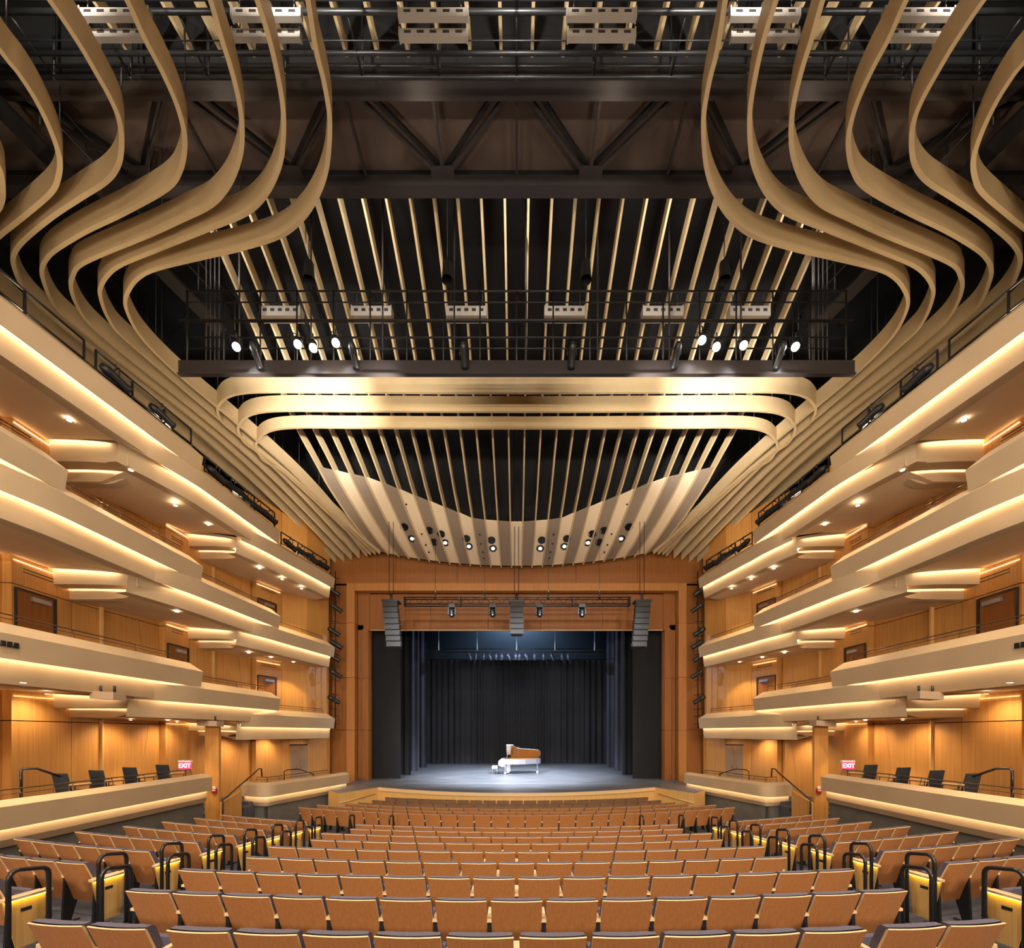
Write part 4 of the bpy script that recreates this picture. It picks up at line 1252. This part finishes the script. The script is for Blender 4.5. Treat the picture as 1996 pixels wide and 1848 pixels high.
for dy in (0, .38):
    for z in (6.80, 7.16):
        MB().tube([W(-5.93, 22.9 + dy, z), W(5.98, 22.9 + dy, z)], .035, 6).build('chord', STEEL, tr)
n = 44
for k in range(n):
    a = -5.93 + 11.91 * k / n; b_ = -5.93 + 11.91 * (k + 1) / n
    z0, z1 = (6.80, 7.16) if k % 2 else (7.16, 6.80)
    MB().tube([W(a, 22.9, z0), W(b_, 22.9, z1)], .016, 5).build('web_brace', STEEL, tr)
for x in (-5.93, -2.98, 2.98, 5.98):
    MB().box(x - .03, x + .03, 22.85, 23.33, EYE + 6.76, EYE + 7.2).build('end_plate', STEEL, tr)
for x in (-4.3, -1.68, 1.68, 4.4):
    MB().tube([W(x, 23.1, 7.1), W(x, 23.1, 7.6)], .05, 6).build('hoist', BLACK, tr)
    MB().tube([W(x, 23.1, 7.6), W(x, 23.1, 10.4)], .01, 5).build('chain', BLACK, tr)
for k, px in enumerate((880, 960, 1052, 1135)):
    x = (px - CX) / FPX * 22.7
    o = empty('moving_light', W(x, 22.9, 6.78), 'black moving-head light under the truss, %s from left' % ORD[k + 1], 'stage light', 'moving-head lights')
    MB().box(x - .16, x + .16, 22.75, 23.05, EYE + 6.60, EYE + 6.78).build('base', BLACK, o)
    for sx in (-1, 1): MB().box(x + sx * .18 - .03, x + sx * .18 + .03, 22.82, 22.98, EYE + 6.25, EYE + 6.66).build('yoke_arm', BLACK, o)
    m = MB(); m.tube([W(x, 22.9, 6.58), W(x, 22.9, 6.42), W(x, 22.88, 6.2), W(x, 22.87, 6.12)], [.10, .145, .14, .10], 12); m.build('head', BLACK, o)
    MB().tube([W(x, 22.75, 6.2), W(x, 22.74, 6.2)], .035, 8).build('lens', CHROME, o)

# on-stage electric: pipe, fixtures, cables
el = empty('stage_electric', W(0, 33, 6.1), 'pipe of small stage lights hung above the stage', 'lighting pipe')
for z in (6.15, 6.4):
    MB().tube([W(-6.6, 33, z), W(6.6, 33, z)], .035, 6).build('pipe', STEEL, el)
for px in (855, 930, 1007, 1082, 1159):
    x = (px - CX) / FPX * 33
    MB().tube([W(x, 33, 6.3), W(x, 33, 7.2)], [.06, .02], 6).build('cable', mat('pale_cable', (.45, .5, .55), .5), el)
    MB().tube([W(x, 33, 7.2), W(x, 33, 10.5)], .02, 6).build('cable', MATS['pale_cable'], el)
for k, px in enumerate((914, 927, 942, 953, 967, 978, 990, 1005, 1012, 1024, 1042, 1060, 1075, 1096, 1108)):
    x = (px - CX) / FPX * 33
    o = empty('stage_fixture', W(x, 33, 6.1), 'small grey stage light on the upstage pipe, %s from left' % ORD[k + 1], 'stage light', 'upstage pipe lights')
    tl = .0 if k % 3 else .18
    m = MB(); m.tube([W(x, 33, 6.1), W(x, 33, 5.95), W(x + tl, 32.95, 5.55)], [.05, .11, .10], 8); m.build('barrel', mat('fixture_grey', (.10, .11, .15), .35, .4), o)
    MB().tube([W(x, 33, 6.05), W(x, 33, 6.2)], .03, 6).build('clamp', STEEL, o)

# ------------------------------------------------------------------ piano and bench
PX, PD = 0.22, 29.2
pn = empty('grand_piano', W(PX, PD, SZ), 'silver grand piano with raised amber lid at centre stage', 'piano')
def pp(x, y, z): return W(PX + x, PD + y, SZ + z)
rim = [(-1.42, -.74), (-.55, -.76), (-.1, -.72), (.35, -.58), (.75, -.34), (1.1, -.12), (1.34, .12), (1.42, .38), (1.36, .62), (1.18, .76), (-1.42, .76)]
def prism(pts, z0, z1):
    m = MB()
    a = [pp(x, y, z0) for x, y in pts]; c = [pp(x, y, z1) for x, y in pts]
    m.face(a[::-1]); m.face(c)
    for k in range(len(pts)):
        k2 = (k + 1) % len(pts)
        m.face([a[k], a[k2], c[k2], c[k]])
    return m
body = [p for p in rim if p[0] > -1.1]
body = [(-1.05, -.75)] + body[0:] + [(-1.05, .76)]
prism(body, .66, 1.0).build('rim', SILVER, pn)
prism([(-1.42, -.74), (-1.05, -.75), (-1.05, .76), (-1.42, .76)], .62, .86).build('key_bed', SILVER, pn)
for sy in (-1, 1):
    m = MB()
    pr_ = [(-1.42, .60), (-1.42, .80), (-1.25, .98), (-1.0, 1.0), (-1.0, .55), (-1.15, .48)]
    f = [pp(x, sy * .74, z) for x, z in pr_]; g = [pp(x, sy * .68, z) for x, z in pr_]
    m.face(f); m.face(g[::-1])
    for k in range(6): m.face([f[k], g[k], g[(k + 1) % 6], f[(k + 1) % 6]])
    m.build('cheek', SILVER, pn)
prism([(-1.38, -.66), (-1.2, -.66), (-1.2, .66), (-1.38, .66)], .86, .88).build('keys', WHITE, pn)
prism([(-1.12, -.68), (-1.06, -.68), (-1.06, .68), (-1.12, .68)], .86, 1.02).build('fallboard', SILVER, pn)
# lid hinged on the far (upstage) straight side
lid = [(-.62, -.72), (-.50, -.70), (-.38, -.56), (-.2, -.38), (.05, -.29), (.5, -.24), (1.0, -.19), (1.25, -.12), (1.4, .12), (1.42, .45), (1.3, .74), (1.18, .78), (-.62, .78)]
ang = math.radians(37)
def lp(x, y, o):
    v = .78 - y
    return pp(x, .78 - v * math.cos(ang) + o * math.sin(ang) , 1.02 + v * math.sin(ang) + o * math.cos(ang))
m = MB(); m.face([lp(x, y, 0) for x, y in lid]); m.build('lid_inside', AMBER, pn)
m = MB()
m.face([lp(x, y, .035) for x, y in lid][::-1])
for k in range(len(lid)):
    a, c = lid[k], lid[(k + 1) % len(lid)]
    m.face([lp(*a, 0.001), lp(*c, 0.001), lp(*c, .035), lp(*a, .035)])
m.build('lid', SILVER, pn)
m = MB(); m.hexa([lp(-.9, -.70, .0), lp(-.45, -.70, .0), lp(-.45, .40, .0), lp(-.9, .40, .0), lp(-.9, -.70, .05), lp(-.45, -.70, .05), lp(-.45, .40, .05), lp(-.9, .40, .05)]); m.build('front_flap', WHITE, pn)
MB().tube([pp(-.1, -.55, 1.0), lp(-.1, -.60, -.01)], .012, 6).build('lid_prop', STEEL, pn)
m = MB(); m.hexa([pp(-.92, -.45, 1.02), pp(-.88, -.45, 1.02), pp(-.88, .45, 1.02), pp(-.92, .45, 1.02), pp(-.80, -.45, 1.32), pp(-.77, -.45, 1.32), pp(-.77, .45, 1.32), pp(-.80, .45, 1.32)]); m.build('music_desk', CHROME, pn)
m = MB(); m.face([pp(x, y, 1.005) for x, y in [(-.95, -.68), (-.1, -.64), (.35, -.5), (.75, -.26), (1.1, -.04), (1.3, .2), (1.3, .6), (1.1, .7), (-.95, .7)]]); m.build('soundboard', AMBER, pn)
for x, y in ((-.98, -.55), (-.98, .58), (1.18, .42)):
    m = MB(); m.tube([pp(x, y, .66), pp(x, y, .45), pp(x, y, .12)], [.10, .06, .045], 10); m.build('leg', SILVER, pn)
    m = MB(); m.tube([pp(x, y, .13), pp(x, y, .02)], [.07, .075], 10); m.build('caster', WHITE, pn)
m = MB(); m.beam(pp(-.8, 0, .62), pp(-.78, 0, .12), .06, .3); m.box(PX - .95, PX - .7, PD - .2, PD + .2, EYE + SZ + .06, EYE + SZ + .12); m.build('pedal_lyre', CHROME, pn)
bn = empty('piano_bench', W(PX - 1.66, PD - .05, SZ), 'white cushioned piano bench left of the grand piano', 'bench')
m = MB(); m.hexa([pp(-1.86, -.4, .42), pp(-1.48, -.4, .42), pp(-1.48, .35, .42), pp(-1.86, .35, .42), pp(-1.84, -.37, .52), pp(-1.50, -.37, .52), pp(-1.50, .32, .52), pp(-1.84, .32, .52)]); m.build('cushion', WHITE, bn)
MB().box(PX - 1.85, PX - 1.49, PD - .38, PD + .33, EYE + SZ + .34, EYE + SZ + .42).build('apron', CHROME, bn)
for x in (-1.82, -1.52):
    for y in (-.35, .30):
        MB().tube([pp(x, y, .36), pp(x, y, 0.0)], [.03, .02], 6).build('leg', CHROME, bn)

# ------------------------------------------------------------------ small wall things
for s, side in SIDES:
    x = lambda px: px if s < 0 else 2 * CX - px
    # exit sign
    d = 14.6
    p = ray(x(360), 1494, d)
    es = empty('exit_sign', p, 'glowing red EXIT sign beside the %s rear box' % side, 'exit sign', 'exit signs')
    MB().box(p.x - .19, p.x + .19, p.y, p.y + .06, p.z - .10, p.z + .14).build('lit_face', EXITM, es)
    MB().box(p.x - .21, p.x + .21, p.y - .02, p.y + .08, p.z + .14, p.z + .20).build('housing', WHITE, es)
    cu = bpy.data.curves.new('exit_text', 'FONT'); cu.body = 'EXIT'; cu.size = .20; cu.extrude = .003; cu.align_x = 'CENTER'; cu.align_y = 'CENTER'
    cu.materials.append(EXITW)
    tmp = bpy.data.objects.new('tmp_text', cu); COL.objects.link(tmp)
    tme = bpy.data.meshes.new_from_object(tmp.evaluated_get(bpy.context.evaluated_depsgraph_get()))
    bpy.data.objects.remove(tmp)
    to = bpy.data.objects.new('lettering', tme); COL.objects.link(to)
    to.parent = es; to.location = (0, -.008, .02); to.rotation_euler = (math.pi / 2, 0, 0)
    MB().tube([Vector((p.x, p.y + .04, p.z - .1)), Vector((p.x, p.y + .04, EYE - 1.95))], .02, 6).build('stand', BLACK, es)
    # fire alarm
    p = ray(x(417), 1541, 16.33)
    fa = empty('fire_alarm', p, 'red and white fire alarm strobe on the wood wall, %s side' % side, 'fire alarm', 'fire alarms')
    MB().box(p.x - .09, p.x + .09, p.y, p.y + .06, p.z - .10, p.z + .06).build('body', REDP, fa)
    MB().box(p.x - .05, p.x + .05, p.y - .03, p.y, p.z - .02, p.z + .03).build('strobe_lens', WHITE, fa)
    MB().box(p.x - .05, p.x + .05, p.y, p.y + .05, p.z + .06, p.z + .16).build('upper_box', WHITE, fa)
    # panel carrying the alarm: end pier of the rear box
    pier = MB(); pier.box(*sorted((s * 11.2, s * 11.72)), 16.40, 16.52, EYE - 3.65, EYE + .42)
    pier.build('end_pier', WOOD, label='wood pier carrying the fire alarm at the %s rear box end' % side, cat='pier')
    # projectors under the lowest balcony
    for k, (px, py, d, wd, nn) in enumerate(((210, 1356, 11.6, .62, 'near'), (410, 1410, 15.9, .72, 'far'))):
        p = ray(x(px), py, d)
        o = empty('box_fixture', p, 'off-white box fixture clamped under the lowest %s balcony, %s one' % (side, nn), 'fixture', 'box fixtures under the lowest balcony')
        MB().hexa([p + Vector(q) for q in ((-wd / 2, -.18, -.09), (wd / 2, -.18, -.12), (wd / 2, .2, -.12), (-wd / 2, .2, -.09), (-wd / 2, -.18, .11), (wd / 2, -.18, .08), (wd / 2, .2, .08), (-wd / 2, .2, .11))])  .build('housing', mat('tan_fixture', (.42, .29, .19), .5), o)
        for q in (-.18, .18):
            MB().tube([p + Vector((q, 0, .08)), p + Vector((q, 0, .26))], .03, 6).build('clamp', BLACK, o)
    # socket plates on the lowest balcony fascia
    for k in range(3):
        px = 14 + 11 * k
        y0 = 9.15 + .12 * k
        xx = fx(y0, 1) - .012 + .03
        zz = 2.12 - .22
        MB().box(*sorted((s * (xx - .02), s * (xx + .02))), y0, y0 + .075, EYE + zz - .06, EYE + zz + .06).build('socket_plate', BLACK, label='black socket plate on the lowest %s balcony front, %s of three' % (side, ORD[k + 1]), cat='socket', group='socket plates')

# ------------------------------------------------------------------ stage lighting proper
lamp('stage_cool_wash', 'SPOT', W(-5.0, 29.4, 7.5), (7.6, 31.4, EYE + 1), 2600, (0.62, 0.72, 1.0), .3, 80, .8, sh)
lamp('stage_cool_wash', 'SPOT', W(5.0, 29.4, 7.5), (-7.6, 31.4, EYE + 1), 2600, (0.62, 0.72, 1.0), .3, 80, .8, sh)
lamp('curtain_wash', 'SPOT', W(-3.5, 34.6, 5.7), (-3.5, 39, EYE + 2.0), 170, (0.85, 0.88, 1.0), .3, 110, .9, sh)
lamp('curtain_wash', 'SPOT', W(3.5, 34.6, 5.7), (3.5, 39, EYE + 2.0), 170, (0.85, 0.88, 1.0), .3, 110, .9, sh)
lamp('stage_back_wash', 'SPOT', W(0, 40.6, 13), (0, 41.9, EYE + 7), 2200, (0.55, 0.75, 1.0), .4, 150, .8, sh)
lamp('stage_top_light', 'SPOT', W(0, 32.5, 6.2), (-.2, 28.6, EYE + SZ), 1500, (0.82, 0.88, 1.0), .2, 75, .9, sh)
